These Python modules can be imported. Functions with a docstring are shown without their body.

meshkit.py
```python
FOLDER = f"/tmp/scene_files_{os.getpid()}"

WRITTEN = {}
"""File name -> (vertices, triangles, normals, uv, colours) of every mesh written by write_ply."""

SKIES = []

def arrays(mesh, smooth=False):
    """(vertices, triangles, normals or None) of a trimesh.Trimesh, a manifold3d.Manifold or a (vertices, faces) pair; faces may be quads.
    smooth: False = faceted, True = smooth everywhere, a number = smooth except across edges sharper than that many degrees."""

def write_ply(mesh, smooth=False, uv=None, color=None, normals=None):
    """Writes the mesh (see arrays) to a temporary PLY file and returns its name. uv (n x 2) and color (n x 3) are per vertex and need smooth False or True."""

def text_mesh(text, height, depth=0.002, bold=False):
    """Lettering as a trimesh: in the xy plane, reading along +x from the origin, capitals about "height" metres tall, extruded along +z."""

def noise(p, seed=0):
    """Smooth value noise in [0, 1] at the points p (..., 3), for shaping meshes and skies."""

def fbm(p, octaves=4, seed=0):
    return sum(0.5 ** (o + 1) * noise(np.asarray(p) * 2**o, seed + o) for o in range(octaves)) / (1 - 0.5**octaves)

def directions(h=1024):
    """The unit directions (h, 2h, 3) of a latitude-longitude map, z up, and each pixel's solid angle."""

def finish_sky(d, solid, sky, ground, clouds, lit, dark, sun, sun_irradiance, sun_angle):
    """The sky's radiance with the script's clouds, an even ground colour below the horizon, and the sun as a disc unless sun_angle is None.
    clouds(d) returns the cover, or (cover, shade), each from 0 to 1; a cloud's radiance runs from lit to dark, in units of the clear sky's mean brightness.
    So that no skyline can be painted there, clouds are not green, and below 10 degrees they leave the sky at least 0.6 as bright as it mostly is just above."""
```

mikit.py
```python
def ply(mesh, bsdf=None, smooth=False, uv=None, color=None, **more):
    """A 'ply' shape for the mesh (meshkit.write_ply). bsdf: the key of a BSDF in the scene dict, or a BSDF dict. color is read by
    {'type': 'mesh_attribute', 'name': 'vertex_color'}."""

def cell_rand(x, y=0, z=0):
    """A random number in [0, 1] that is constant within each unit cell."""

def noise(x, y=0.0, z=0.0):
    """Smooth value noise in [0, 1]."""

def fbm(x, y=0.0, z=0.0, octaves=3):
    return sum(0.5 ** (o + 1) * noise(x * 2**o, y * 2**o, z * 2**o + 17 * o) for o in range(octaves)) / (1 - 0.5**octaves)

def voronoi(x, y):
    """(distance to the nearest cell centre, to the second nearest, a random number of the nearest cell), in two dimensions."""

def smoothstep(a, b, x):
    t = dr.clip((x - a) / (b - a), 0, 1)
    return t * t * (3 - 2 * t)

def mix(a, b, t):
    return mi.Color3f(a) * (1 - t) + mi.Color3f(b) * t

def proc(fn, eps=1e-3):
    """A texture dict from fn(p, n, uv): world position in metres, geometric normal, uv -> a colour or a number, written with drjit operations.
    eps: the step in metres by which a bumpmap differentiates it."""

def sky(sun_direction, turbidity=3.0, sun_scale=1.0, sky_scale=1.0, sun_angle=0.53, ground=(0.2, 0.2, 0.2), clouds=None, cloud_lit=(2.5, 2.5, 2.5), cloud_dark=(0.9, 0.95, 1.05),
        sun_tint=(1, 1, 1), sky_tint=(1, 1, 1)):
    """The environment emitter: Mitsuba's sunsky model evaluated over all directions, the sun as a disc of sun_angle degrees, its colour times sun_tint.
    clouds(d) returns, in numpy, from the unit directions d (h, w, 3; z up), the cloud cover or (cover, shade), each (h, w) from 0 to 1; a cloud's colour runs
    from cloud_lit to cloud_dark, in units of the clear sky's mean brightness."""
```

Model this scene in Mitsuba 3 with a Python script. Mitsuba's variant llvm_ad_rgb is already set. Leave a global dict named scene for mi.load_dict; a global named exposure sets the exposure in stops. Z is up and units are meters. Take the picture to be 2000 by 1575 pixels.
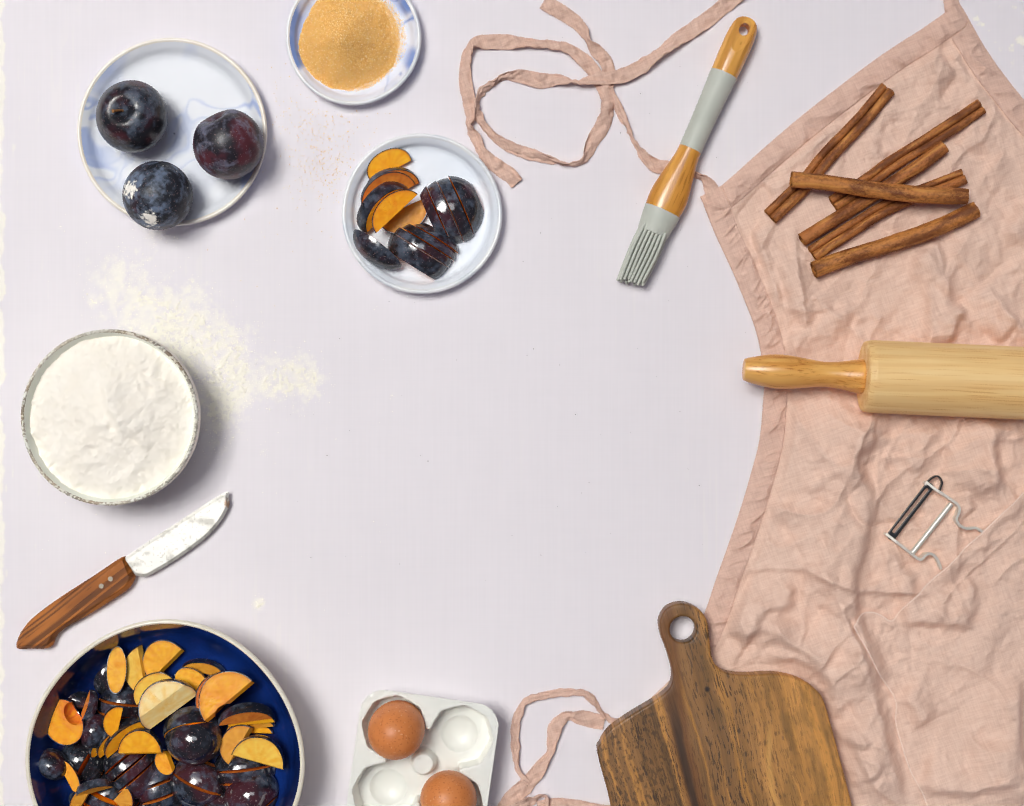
import math
import numpy as np
import trimesh
import shapely
from shapely.geometry import Polygon, LineString, Point
from scipy.ndimage import gaussian_filter, map_coordinates
from scipy.spatial import cKDTree
from scipy.spatial.transform import Rotation
import manifold3d as m3
from manifold3d import Manifold
import drjit as dr
import mitsuba as mi
import mikit
import meshkit

T = mi.ScalarTransform4f
scene, labels = {}, {}

# ------------------------------------------------------------------ camera, light, exposure
S = 0.0004            # metres on the table per pixel of the 2000 x 1575 photograph
H = 1.35              # height of the camera above the table
scene['camera'] = {'type': 'perspective', 'fov': 2 * math.degrees(math.atan(1000 * S / H)), 'fov_axis': 'x',
                   'to_world': T().look_at(origin=[0, 0, H], target=[0, 0, 0], up=[0, 1, 0]), 'near_clip': 0.05, 'far_clip': 60.0}
exposure = 0.11
KEY_POS = np.array([-3.40, 2.46, 11.4])
KEY_SIZE = 2.17
KEY_RAD = 20.8
scene['softbox'] = {'type': 'rectangle', 'to_world': T().look_at(origin=KEY_POS.tolist(), target=[0, 0, 0], up=[0, 0, 1]) @ T().scale([KEY_SIZE, KEY_SIZE, 1]),
                    'emitter': {'type': 'area', 'radiance': {'type': 'rgb', 'value': [KEY_RAD * 1.012, KEY_RAD, KEY_RAD * 0.965]}}}
labels['softbox'] = {'label': 'square studio softbox high above the table', 'category': 'lamp'}
FILL_POS = np.array([0.15, 1.25, 4.6])
FILL_RAD = 3.6
scene['window_panel'] = {'type': 'rectangle', 'to_world': T().look_at(origin=FILL_POS.tolist(), target=[0, 0, 0], up=[0, 0, 1]) @ T().scale([0.85, 0.65, 1]),
                         'emitter': {'type': 'area', 'radiance': {'type': 'rgb', 'value': [FILL_RAD * 0.97, FILL_RAD, FILL_RAD * 1.04]}}}
labels['window_panel'] = {'label': 'wide dim overhead studio light panel', 'category': 'lamp'}
scene['studio_light'] = {'type': 'constant', 'radiance': {'type': 'rgb', 'value': [0.094, 0.086, 0.114]}}


# ------------------------------------------------------------------ helpers
def P(x, y, z=0.0):
    """The place at height z that the photograph shows at pixel x, y."""
    k = S * (H - z) / H
    return np.array([(x - 1000) * k, (787.5 - y) * k, z])


def PA(pts, z=0.0):
    pts = np.asarray(pts, float)
    k = S * (H - z) / H
    return np.stack([(pts[:, 0] - 1000) * k, (787.5 - pts[:, 1]) * k], 1)


def px(n, z=0.0):
    return n * S * (H - z) / H


def lin(r, g, b):
    c = np.array([r, g, b], float) / 255
    return np.where(c <= 0.04045, c / 12.92, ((c + 0.055) / 1.055) ** 2.4).tolist()


def numbered(key):
    """The key itself, or the key with the next free three-digit number."""
    taken = lambda k: k in scene or k in labels or any(x.startswith(k + '__') for x in scene)
    if not taken(key):
        return key
    n = 1
    while taken(f'{key}_{n:03d}'):
        n += 1
    return f'{key}_{n:03d}'


def tag(key, label, cat=None, group=None, kind=None):
    d = {'label': label}
    if cat:
        d['category'] = cat
    if group:
        d['group'] = group
    if kind:
        d['kind'] = kind
    labels[key] = d


def put(key, mesh, bsdf, smooth=False, **kw):
    scene[key] = mikit.ply(mesh, bsdf, smooth, **kw)
    return key


def catmull(pts, n):
    """n points spread evenly along a smooth curve through pts (any number of columns; length by the first two)."""
    pts = np.asarray(pts, float)
    ext = np.vstack([2 * pts[0] - pts[1], pts, 2 * pts[-1] - pts[-2]])
    out = []
    for i in range(len(pts) - 1):
        a, b, c, d = ext[i:i + 4]
        t = np.linspace(0, 1, 40, endpoint=False)[:, None]
        out.append(0.5 * (2 * b + (c - a) * t + (2 * a - 5 * b + 4 * c - d) * t ** 2 + (3 * b - a - 3 * c + d) * t ** 3))
    out = np.vstack(out + [pts[-1:]])
    s = np.concatenate([[0], np.cumsum(np.linalg.norm(np.diff(out[:, :2], axis=0), axis=1))])
    q = np.linspace(0, s[-1], n)
    return np.stack([np.interp(q, s, out[:, k]) for k in range(out.shape[1])], 1)


def closed_curve(pts, n):
    """n points spread evenly along a smooth closed curve."""
    pts = np.asarray(pts, float)
    k = len(pts)
    w = np.vstack([pts[-3:], pts, pts[:3]])
    c = catmull(w, 40 * len(w))
    i0 = np.argmin(np.linalg.norm(c - pts[0], axis=1) + 1e6 * (np.arange(len(c)) > len(c) // 2))
    i1 = len(c) // 2 + np.argmin(np.linalg.norm(c[len(c) // 2:] - pts[0], axis=1))
    c = c[i0:i1 + 1]
    s = np.concatenate([[0], np.cumsum(np.linalg.norm(np.diff(c, axis=0), axis=1))])
    q = np.linspace(0, s[-1], n, endpoint=False)
    return np.stack([np.interp(q, s, c[:, j]) for j in range(2)], 1)


def loft(rings, caps=True, wrap=True):
    """A skin over rings (m, k, 3)."""
    rings = np.asarray(rings, float)
    m, k = rings.shape[:2]
    v = rings.reshape(-1, 3)
    i, j = np.meshgrid(np.arange(m - 1), np.arange(k if wrap else k - 1), indexing='ij')
    a, b = (i * k + j).ravel(), (i * k + (j + 1) % k).ravel()
    f = np.vstack([np.stack([a, b, b + k], 1), np.stack([a, b + k, a + k], 1)])
    if caps:
        n = len(v)
        v = np.vstack([v, rings[0].mean(0), rings[-1].mean(0)])
        q = np.arange(k)
        f = np.vstack([f, np.stack([np.full(k, n), (q + 1) % k, q], 1), np.stack([np.full(k, n + 1), (m - 1) * k + q, (m - 1) * k + (q + 1) % k], 1)])
    return trimesh.Trimesh(v, f, process=False)


def lathe(profile, n=160, wobble=None, zwobble=None):
    """A turned body from (r, z) rows; wobble(angle) scales the radius, zwobble(angle, r) adds to z."""
    prof = np.asarray(profile, float)
    th = np.linspace(0, 2 * np.pi, n, endpoint=False)
    w = np.ones(n) if wobble is None else wobble(th)
    rings = np.zeros((len(prof), n, 3))
    rings[..., 0] = prof[:, :1] * w * np.cos(th)
    rings[..., 1] = prof[:, :1] * w * np.sin(th)
    rings[..., 2] = prof[:, 1:2] + (0 if zwobble is None else zwobble(th[None], prof[:, :1]))
    mesh = loft(rings, caps=False)
    mesh.invert()
    return mesh


def smooth_profile(pts, n):
    return catmull(np.asarray(pts, float), n)


def slab(outline, z0, z1, bevel, holes=(), chamfer=None):
    """A plate with rounded edges from outlines (n x 2, metres)."""
    loops = [np.asarray(outline, float)] + [np.asarray(h, float) for h in holes]
    b = bevel
    steps = chamfer or [(b * 0.45, z0), (b * 0.1, z0 + b * 0.3), (0, z0 + b), (0, z1 - b), (b * 0.13, z1 - b * 0.5), (b * 0.5, z1 - b * 0.13), (b, z1)]
    parts, tops, bots = [], [], []
    for li, lp in enumerate(loops):
        area = 0.5 * np.sum(lp[:, 0] * np.roll(lp[:, 1], -1) - np.roll(lp[:, 0], -1) * lp[:, 1])
        if area < 0:
            lp = lp[::-1]
        t = np.roll(lp, -1, 0) - np.roll(lp, 1, 0)
        t /= np.linalg.norm(t, axis=1, keepdims=True)
        inward = np.stack([-t[:, 1], t[:, 0]], 1) * (1 if li == 0 else -1)
        rings = np.stack([np.column_stack([lp + inward * o, np.full(len(lp), z)]) for o, z in steps])
        w = loft(rings, caps=False)
        if li:
            w.invert()
        parts.append(w)
        tops.append(rings[-1])
        bots.append(rings[0])
    for lps, up in ((tops, True), (bots, False)):
        poly = Polygon(lps[0][:, :2], [h[:, :2] for h in lps[1:]])
        v, f = trimesh.creation.triangulate_polygon(poly, engine='earcut')
        v3 = np.column_stack([v, np.full(len(v), lps[0][0, 2])])
        nz = np.cross(v3[f[:, 1]] - v3[f[:, 0]], v3[f[:, 2]] - v3[f[:, 0]])[:, 2].sum()
        parts.append(trimesh.Trimesh(v3, f if (nz > 0) == up else f[:, ::-1], process=False))
    mesh = trimesh.util.concatenate(parts)
    mesh.merge_vertices()
    return mesh


def sheet(poly, step, hfun, skirt=None, floor=0.0004):
    """A cloth-like or heaped surface over a polygon (metres): a fine grid whose rim is drawn onto the outline."""
    x0, y0, x1, y1 = poly.bounds
    xs, ys = np.arange(x0 - step, x1 + 2 * step, step), np.arange(y0 - step, y1 + 2 * step, step)
    X, Y = np.meshgrid(xs, ys)
    v = np.stack([X.ravel(), Y.ravel()], 1)
    ins = shapely.contains_xy(poly, v[:, 0], v[:, 1])
    nx = len(xs)
    i, j = np.meshgrid(np.arange(len(ys) - 1), np.arange(nx - 1), indexing='ij')
    a = (i * nx + j).ravel()
    f = np.vstack([np.stack([a, a + 1, a + nx + 1], 1), np.stack([a, a + nx + 1, a + nx], 1)])
    f = f[ins[f].any(1)]
    ring = np.vstack([np.array([l.interpolate(q).coords[0] for q in np.arange(0, l.length, step / 6)]) for l in [poly.exterior, *poly.interiors]])
    tree = cKDTree(ring)
    d, k = tree.query(v)
    snap = (~ins) | (d < 0.3 * step)
    v = np.where(snap[:, None], ring[k], v)
    c = v[f].mean(1)
    area = np.abs(np.cross(v[f[:, 1]] - v[f[:, 0]], v[f[:, 2]] - v[f[:, 0]]))
    f = f[(shapely.contains_xy(poly, c[:, 0], c[:, 1])) & (area > 1e-4 * step * step)]
    used, inv = np.unique(f, return_inverse=True)
    v, f = v[used], inv.reshape(-1, 3)
    # weld rim points that were drawn onto the same spot
    key = np.round(v / (step * 0.02)).astype(np.int64)
    _, first, back = np.unique(key, axis=0, return_index=True, return_inverse=True)
    v, f = v[first], back.ravel()[f]
    f = f[(f[:, 0] != f[:, 1]) & (f[:, 1] != f[:, 2]) & (f[:, 0] != f[:, 2])]
    z = hfun(v)
    v3 = np.column_stack([v, z])
    if skirt is not None:
        e = np.vstack([f[:, [0, 1]], f[:, [1, 2]], f[:, [2, 0]]])
        und = np.sort(e, 1)
        _, idx, cnt = np.unique(und, axis=0, return_index=True, return_counts=True)
        b = e[idx[cnt == 1]]
        n = len(v3)
        low = v3.copy()
        low[:, 2] = np.maximum(low[:, 2] - skirt, floor)
        f = np.vstack([f, np.stack([b[:, 1], b[:, 0], b[:, 0] + n], 1), np.stack([b[:, 1], b[:, 0] + n, b[:, 1] + n], 1)])
        v3 = np.vstack([v3, low])
        used, inv = np.unique(f, return_inverse=True)
        v3, f = v3[used], inv.reshape(-1, 3)
    return trimesh.Trimesh(v3, f, process=False)


OCTA = np.array([[1, 0, 0], [-1, 0, 0], [0, 1, 0], [0, -1, 0], [0, 0, 1], [0, 0, -1.0]])
OCTA_F = np.array([[0, 2, 4], [2, 1, 4], [1, 3, 4], [3, 0, 4], [2, 0, 5], [1, 2, 5], [3, 1, 5], [0, 3, 5]])
CUBE_V = np.array([[x, y, z] for x in (-1, 1) for y in (-1, 1) for z in (-1, 1.0)]) * 0.7
CUBE_F = np.array([[0, 1, 3], [0, 3, 2], [4, 6, 7], [4, 7, 5], [0, 4, 5], [0, 5, 1], [2, 3, 7], [2, 7, 6], [0, 2, 6], [0, 6, 4], [1, 5, 7], [1, 7, 3]])


def grains(pos, size, rng, cube=False, flat=1.0):
    """Many small crystals or crumbs as one mesh."""
    bv, bf = (CUBE_V, CUBE_F) if cube else (OCTA, OCTA_F)
    n = len(pos)
    s = np.asarray(size)[:, None] * rng.uniform(0.65, 1.25, (n, 3))
    R = Rotation.random(n, random_state=int(rng.integers(1 << 30))).as_matrix()
    v = np.einsum('nij,nkj->nki', R, bv[None] * s[:, None])
    v[..., 2] *= flat
    v += pos[:, None]
    f = bf[None] + (np.arange(n) * len(bv))[:, None, None]
    return trimesh.Trimesh(v.reshape(-1, 3), f.reshape(-1, 3), process=False)


def fb(xy, freq, octv=3, seed=0):
    q = np.column_stack([np.asarray(xy) * freq, np.full(len(xy), 0.37 + seed)])
    return meshkit.fbm(q, octv, seed)


def nz(xy, freq, seed=0):
    q = np.column_stack([np.asarray(xy) * freq, np.full(len(xy), 0.5)])
    return meshkit.noise(q, seed)


def place(mesh, R=None, t=(0, 0, 0)):
    m = np.eye(4)
    if R is not None:
        m[:3, :3] = R
    m[:3, 3] = t
    mesh = mesh.copy()
    mesh.apply_transform(m)
    return mesh


def frame(a, b, up=(0, 0, 1)):
    """Rotation whose x axis runs from a to b and whose z axis is as upright as it can be."""
    x = np.asarray(b, float) - np.asarray(a, float)
    x /= np.linalg.norm(x)
    y = np.cross(up, x)
    y /= np.linalg.norm(y)
    return np.stack([x, y, np.cross(x, y)], 1)


# ------------------------------------------------------------------ materials
fbm, noise, smoothstep, mix, proc = mikit.fbm, mikit.noise, mikit.smoothstep, mikit.mix, mikit.proc


def C(*rgb):
    return mi.Color3f(*[float(x) for x in rgb])


def mat(key, color, rough=0.5, spec=0.5, bump=None, bump_scale=1.0, eps=2e-4, two=True, **more):
    def tex(c):
        if callable(c):
            return proc(c)
        if isinstance(c, dict):
            return c
        return {'type': 'rgb', 'value': list(c)}
    d = {'type': 'principled', 'base_color': tex(color), 'roughness': proc(rough) if callable(rough) else float(rough), 'specular': float(spec), **more}
    if bump is not None:
        d = {'type': 'bumpmap', 'height': proc(bump, eps), 'scale': float(bump_scale), 'bsdf': d}
    scene[key] = {'type': 'twosided', 'bsdf': d} if two else d


SPILL = np.array([(215, 540, 34, 0.46), (195, 560, 22, 0.30), (270, 605, 46, 0.62), (318, 628, 46, 0.75), (365, 655, 40, 0.70), (405, 690, 40, 0.72), (440, 720, 36, 0.68), (452, 765, 34, 0.55), (425, 800, 30, 0.55), (430, 850, 26, 0.48),
                  (405, 890, 20, 0.34), (445, 680, 30, 0.5), (578, 738, 36, 0.75), (545, 735, 26, 0.45), (510, 760, 30, 0.30), (610, 745, 24, 0.45), (517, 884, 8, 0.80), (508, 1178, 10, 1.1), (392, 578, 22, 0.36), (295, 470, 26, 0.38), (318, 440, 20, 0.35),
                  (375, 552, 6, 0.7), (235, 515, 20, 0.35), (500, 640, 14, 0.4), (770, 772, 7, 0.55), (118, 444, 5, 0.7), (1405, 54, 14, 0.3), (180, 590, 8, 0.6), (330, 700, 60, 0.35)], float)
L_FLOUR = lin(245, 241, 226)
L_TABLE, L_CREAM = lin(224, 219, 223), lin(240, 236, 222)
XW = -1000 * S


def table_color(p, n, uv):
    streak = noise(p.x * 900, p.y * 26, 3.1) - 0.5
    streak2 = noise(p.x * 40, p.y * 1300, 7.7) - 0.5
    broad = fbm(p.x * 7, p.y * 7, 1.3, 3) - 0.5
    c = mi.Color3f(L_TABLE) * (1 + 0.022 * streak + 0.016 * streak2 + 0.05 * broad)
    edge = p.x - XW + 0.004 * (fbm(p.x * 60, p.y * 90, 2.0, 4) - 0.5) * 2.4
    worn = 0.8 * smoothstep(0.0034, 0.0010, edge)
    chips = smoothstep(0.70, 0.78, fbm(p.x * 200, p.y * 45, 5.5, 3)) * smoothstep(0.055, 0.0, p.x - XW)
    corner = smoothstep(0.63, 0.74, fbm(p.x * 110, p.y * 110, 9.5, 4)) * smoothstep(0.060, 0.02, dr.sqrt(dr.square(p.x - 0.392) + dr.square(p.y - 0.306)))
    dust = mi.Float(0)
    for sx, sy, sw, sa in SPILL:
        qx, qy = (sx - 1000) * S, (787.5 - sy) * S
        dust += float(sa) * dr.exp(-(dr.square(p.x - qx) + dr.square(p.y - qy)) / (2 * (float(sw) * S * 1.12) ** 2))
    grain = 0.55 * fbm(p.x * 160, p.y * 160, 21.0, 3) + 0.45 * fbm(p.x * 520, p.y * 520, 22.0, 4)
    dusted = 0.66 * smoothstep(0.60, 1.06, dr.minimum(dust, 0.95) * 0.50 + grain * 0.82)
    hair = smoothstep(0.77, 0.80, noise(p.x * 420, p.y * 38, 11.0)) * smoothstep(0.55, 0.75, fbm(p.x * 12, p.y * 12, 4.0, 2)) * 0.09
    c = mix(c, L_FLOUR, dusted * smoothstep(0.03, 0.16, dust))
    return mix(c, L_CREAM, dr.minimum(1.0, worn + 0.35 * chips + 0.9 * corner + hair))


def table_bump(p, n, uv):
    return 0.00007 * noise(p.x * 900, p.y * 26, 3.1) + 0.00005 * noise(p.x * 40, p.y * 1300, 7.7)


mat('table_paint', table_color, 0.55, 0.35, table_bump, 1.0, 3e-4)


def swirl(p, cx, cy, f, seed, side=0.0):
    bias = side * smoothstep(-0.01, 0.045, p.x - float(cx) - 0.5 * (p.y - float(cy))) - side * 0.4
    x, y = (p.x - cx) * f, (p.y - cy) * f
    wx = x + 2.6 * (fbm(x * 0.8, y * 0.8, seed, 3) - 0.5)
    wy = y + 2.6 * (fbm(x * 0.8 + 5.2, y * 0.8, seed + 3, 3) - 0.5)
    a = fbm(wx, wy, seed + 9, 3)
    veins = smoothstep(0.075, 0.0, dr.abs(a - 0.5)) * smoothstep(0.30, 0.60, noise(x * 0.7, y * 0.7, seed + 20))
    wash = smoothstep(0.50 - bias, 0.68 - bias, fbm(wx * 0.7, wy * 0.7, seed + 31, 2))
    return veins, wash


def marble(cx, cy, rim_r, f, seed, vein=0.8, washk=0.6, blue=lin(120, 150, 212), white=lin(222, 225, 230), side=0.0):
    def fn(p, n, uv):
        v, w = swirl(p, cx, cy, f, seed, side)
        r = dr.sqrt(dr.square(p.x - cx) + dr.square(p.y - cy))
        outer = smoothstep(rim_r * 0.72, rim_r * 0.92, r)
        c = mix(white, blue, dr.clip(v * vein * (0.5 + 0.5 * outer) + w * washk * (0.22 + 0.78 * outer), 0, 0.95))
        return c
    return fn


c1 = P(336, 258, 0.014)
c2 = P(690, 73, 0.012)
mat('marble_glaze', marble(c1[0], c1[1], 0.072, 26, 2.0, 0.6, 0.5), 0.38, 0.2)
mat('blue_marble_glaze', marble(c2[0], c2[1], 0.052, 30, 14.0, 0.9, 0.95, lin(112, 142, 204), lin(224, 228, 238), 0.16), 0.36, 0.2)
mat('cream_glaze', lambda p, n, uv: mix(lin(240, 236, 226), lin(224, 214, 196), fbm(p.x * 90, p.y * 90, 0.0, 3)), 0.25, 0.5)
mat('pale_glaze', lambda p, n, uv: mix(lin(218, 225, 234), lin(230, 234, 239), fbm(p.x * 40, p.y * 40, p.z * 40, 3)), 0.30, 0.25)
mat('pale_rim_glaze', lambda p, n, uv: mix(lin(228, 230, 230), lin(208, 214, 220), smoothstep(0.4, 0.75, fbm(p.x * 60, p.y * 60, 0.0, 3))), 0.2, 0.5)


def speckle_glaze(p, n, uv):
    return mix(lin(228, 232, 222), lin(206, 212, 200), fbm(p.x * 60, p.y * 60, p.z * 60, 3))


def speckle_rim(p, n, uv):
    s = smoothstep(0.44, 0.54, fbm(p.x * 640, p.y * 640, p.z * 400, 3))
    side = smoothstep(0.15, 0.65, noise(p.x * 18, p.y * 18, 2.0))
    brown = mix(lin(52, 50, 46), lin(150, 120, 84), noise(p.x * 70, p.y * 70, 5.0))
    return mix(mix(lin(226, 228, 218), lin(204, 196, 174), noise(p.x * 120, p.y * 120, 8.0)), brown, s * (0.45 + 0.55 * side))


mat('speckled_glaze', speckle_glaze, 0.2, 0.5)
mat('speckled_rim', speckle_rim, 0.4, 0.5)
mat('blue_glaze', lambda p, n, uv: mix(lin(10, 29, 76), lin(18, 48, 118), smoothstep(0.3, 0.75, fbm(p.x * 24, p.y * 24, p.z * 24, 3))) * (0.9 + 0.2 * noise(p.x * 900, p.y * 900, 3.0)), 0.10, 0.5)
mat('blue_bowl_rim', lambda p, n, uv: mix(lin(232, 228, 212), lin(214, 206, 184), fbm(p.x * 70, p.y * 70, p.z * 70, 3)), 0.22, 0.5)
mat('white_porcelain', lambda p, n, uv: mix(lin(230, 231, 224), lin(223, 225, 217), fbm(p.x * 30, p.y * 30, p.z * 30, 2)), 0.28, 0.28)


def skin_bloom(p):
    a = fbm(p.x * 95, p.y * 95, p.z * 95, 4)
    b = fbm(p.x * 330 + 7, p.y * 330, p.z * 330, 3)
    return smoothstep(0.44, 0.74, a * 0.60 + b * 0.40)


def plum_look(redness, bloominess, dark=lin(27, 29, 34), redc=lin(66, 31, 38), bloomc=lin(90, 102, 120)):
    def fn(p, n, uv):
        red = smoothstep(0.46 - redness, 0.74 - redness, fbm(p.x * 60 + 3, p.y * 60, p.z * 60 + 8, 5))
        c = mix(dark, redc, red)
        c = mix(c, bloomc, skin_bloom(p) * bloominess)
        dots = smoothstep(0.80, 0.86, noise(p.x * 1150, p.y * 1150, p.z * 1150))
        return mix(c, lin(150, 120, 118), dots * 0.45)
    return fn


plum_color = plum_look(0.0, 0.62)
dusty_color = plum_look(-0.10, 0.85, lin(34, 37, 44), lin(66, 33, 42), lin(112, 126, 148))


def plum_rough(p, n, uv):
    return 0.23 + 0.32 * skin_bloom(p)


def plum_bump(p, n, uv):
    return 0.00025 * fbm(p.x * 120, p.y * 120, p.z * 120, 3) + 0.00004 * noise(p.x * 1150, p.y * 1150, p.z * 1150)


mat('plum_skin', plum_color, plum_rough, 0.5, plum_bump, 1.0, 2e-4)
mat('red_plum_skin', plum_look(0.05, 0.85, lin(38, 36, 43), lin(86, 42, 50), lin(118, 120, 140)), lambda p, n, uv: 0.34 + 0.30 * skin_bloom(p), 0.4, plum_bump, 1.0, 2e-4)
mat('wet_plum_skin', plum_color, lambda p, n, uv: 0.10 + 0.26 * skin_bloom(p), 0.95, plum_bump, 0.6, 2e-4)
pf = P(290, 400, 0.05)
pf2 = P(302, 432, 0.03)
pf3 = P(262, 374, 0.035)


def floured_color(p, n, uv):
    d = dr.exp(-(dr.square(p.x - pf3[0]) + dr.square(p.y - pf3[1])) / 0.00009) + dr.exp(-(dr.square(p.x - pf2[0]) + dr.square(p.y - pf2[1])) / 0.00007)
    m = smoothstep(0.62, 0.80, d * 0.55 + 0.62 * fbm(p.x * 420, p.y * 420, p.z * 420, 4))
    s = smoothstep(0.80, 0.86, fbm(p.x * 300, p.y * 300, p.z * 300, 3))
    return mix(dusty_color(p, n, uv), lin(244, 240, 230), dr.minimum(1.0, m + s))


mat('floured_plum_skin', floured_color, 0.45, 0.4, plum_bump, 1.0, 2e-4)
mat('plum_flesh', {'type': 'mesh_attribute', 'name': 'vertex_color'}, lambda p, n, uv: 0.20 + 0.40 * fbm(p.x * 160, p.y * 160, p.z * 160, 3), 0.22,
    lambda p, n, uv: 0.00035 * fbm(p.x * 420, p.y * 420, p.z * 420, 3), 1.0, 2e-4, flatness=0.25)
mat('stem_brown', lambda p, n, uv: mix(lin(176, 122, 66), lin(92, 58, 30), noise(p.x * 500, p.y * 500, p.z * 500)), 0.6)


def wood(a, b, colors, fine=2600, along=30, wave=0.0, rings=0.0, ring_k=0.32):
    """Wood grain that runs from a to b (two points); colors: light, mid, dark."""
    d = (np.asarray(b, float) - np.asarray(a, float))[:2]
    d /= np.linalg.norm(d)
    ax, ay = float(d[0]), float(d[1])
    o = np.asarray(a, float)

    def fn(p, n, uv):
        x, y = p.x - float(o[0]), p.y - float(o[1])
        u, v = x * ax + y * ay, -x * ay + y * ax
        w = v + wave * (fbm(u * 14, v * 30, p.z * 30 + 2, 2) - 0.5)
        g1 = fbm(u * along, w * fine * 0.12, p.z * fine * 0.12, 3)
        g2 = noise(u * along * 3, w * fine, p.z * fine)
        g3 = fbm(u * 6, w * fine * 0.03, p.z * fine * 0.03 + 5, 2)
        c = mix(colors[0], colors[1], smoothstep(0.3, 0.7, g1 * 0.6 + g3 * 0.4))
        c = mix(c, colors[2], smoothstep(0.56, 0.86, g2) * smoothstep(0.35, 0.65, g1) * 0.75)
        if rings:
            r = noise(u * 4, w * rings + 2 * noise(u * 9, 3.0), 6.0)
            c = mix(c, colors[2], ring_k * smoothstep(0.45, 0.85, r))
        return c
    return fn


def cinnamon_color(k, warm):
    def fn(p, n, uv):
        u, v = uv.x, uv.y
        a = fbm(u * 60 + k * 13, v * 190, k * 5.0, 4)
        b = fbm(u * 700, v * 900, k * 3.0, 3)
        streak = noise(u * 28 + 9 * k, v * 620 + 2 * noise(u * 60, k), 2.0)
        c = mix(lin(112, 64, 34), lin(176 + 14 * warm, 110 + 14 * warm, 58 + 6 * warm), smoothstep(0.28, 0.72, a * 0.65 + b * 0.35))
        c = mix(c, lin(205, 146, 78), 0.6 * smoothstep(0.62, 0.86, streak) * smoothstep(0.3, 0.7, a))
        c = mix(c, lin(88, 48, 26), 0.6 * smoothstep(0.64, 0.78, b * 0.5 + 0.5 * (1 - a)))
        return c
    return fn


def bark_bump(p, n, uv):
    return 0.0004 * fbm(uv.x * 90, uv.y * 420, 1.0, 3) + 0.00016 * noise(uv.x * 1300, uv.y * 1300, 4.0)


mat('cinnamon_dark', cinnamon_color(1, 0.0), 0.62, 0.3, bark_bump, 1.0, 3e-4)
mat('cinnamon_light', cinnamon_color(2, 1.0), 0.58, 0.3, bark_bump, 1.0, 3e-4)


def linen_color(base, dark):
    def fn(p, n, uv):
        broad = fbm(p.x * 16, p.y * 16, 0.4, 3)
        slub = noise((p.x + 0.35 * p.y) * 2000, (p.y - 0.35 * p.x) * 130, 1.0) * 0.5 + 0.5 * noise((p.x + 0.35 * p.y) * 130, (p.y - 0.35 * p.x) * 2000, 2.0)
        return mix(base, dark, 0.25 * broad + 0.80 * (slub - 0.3))
    return fn


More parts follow.
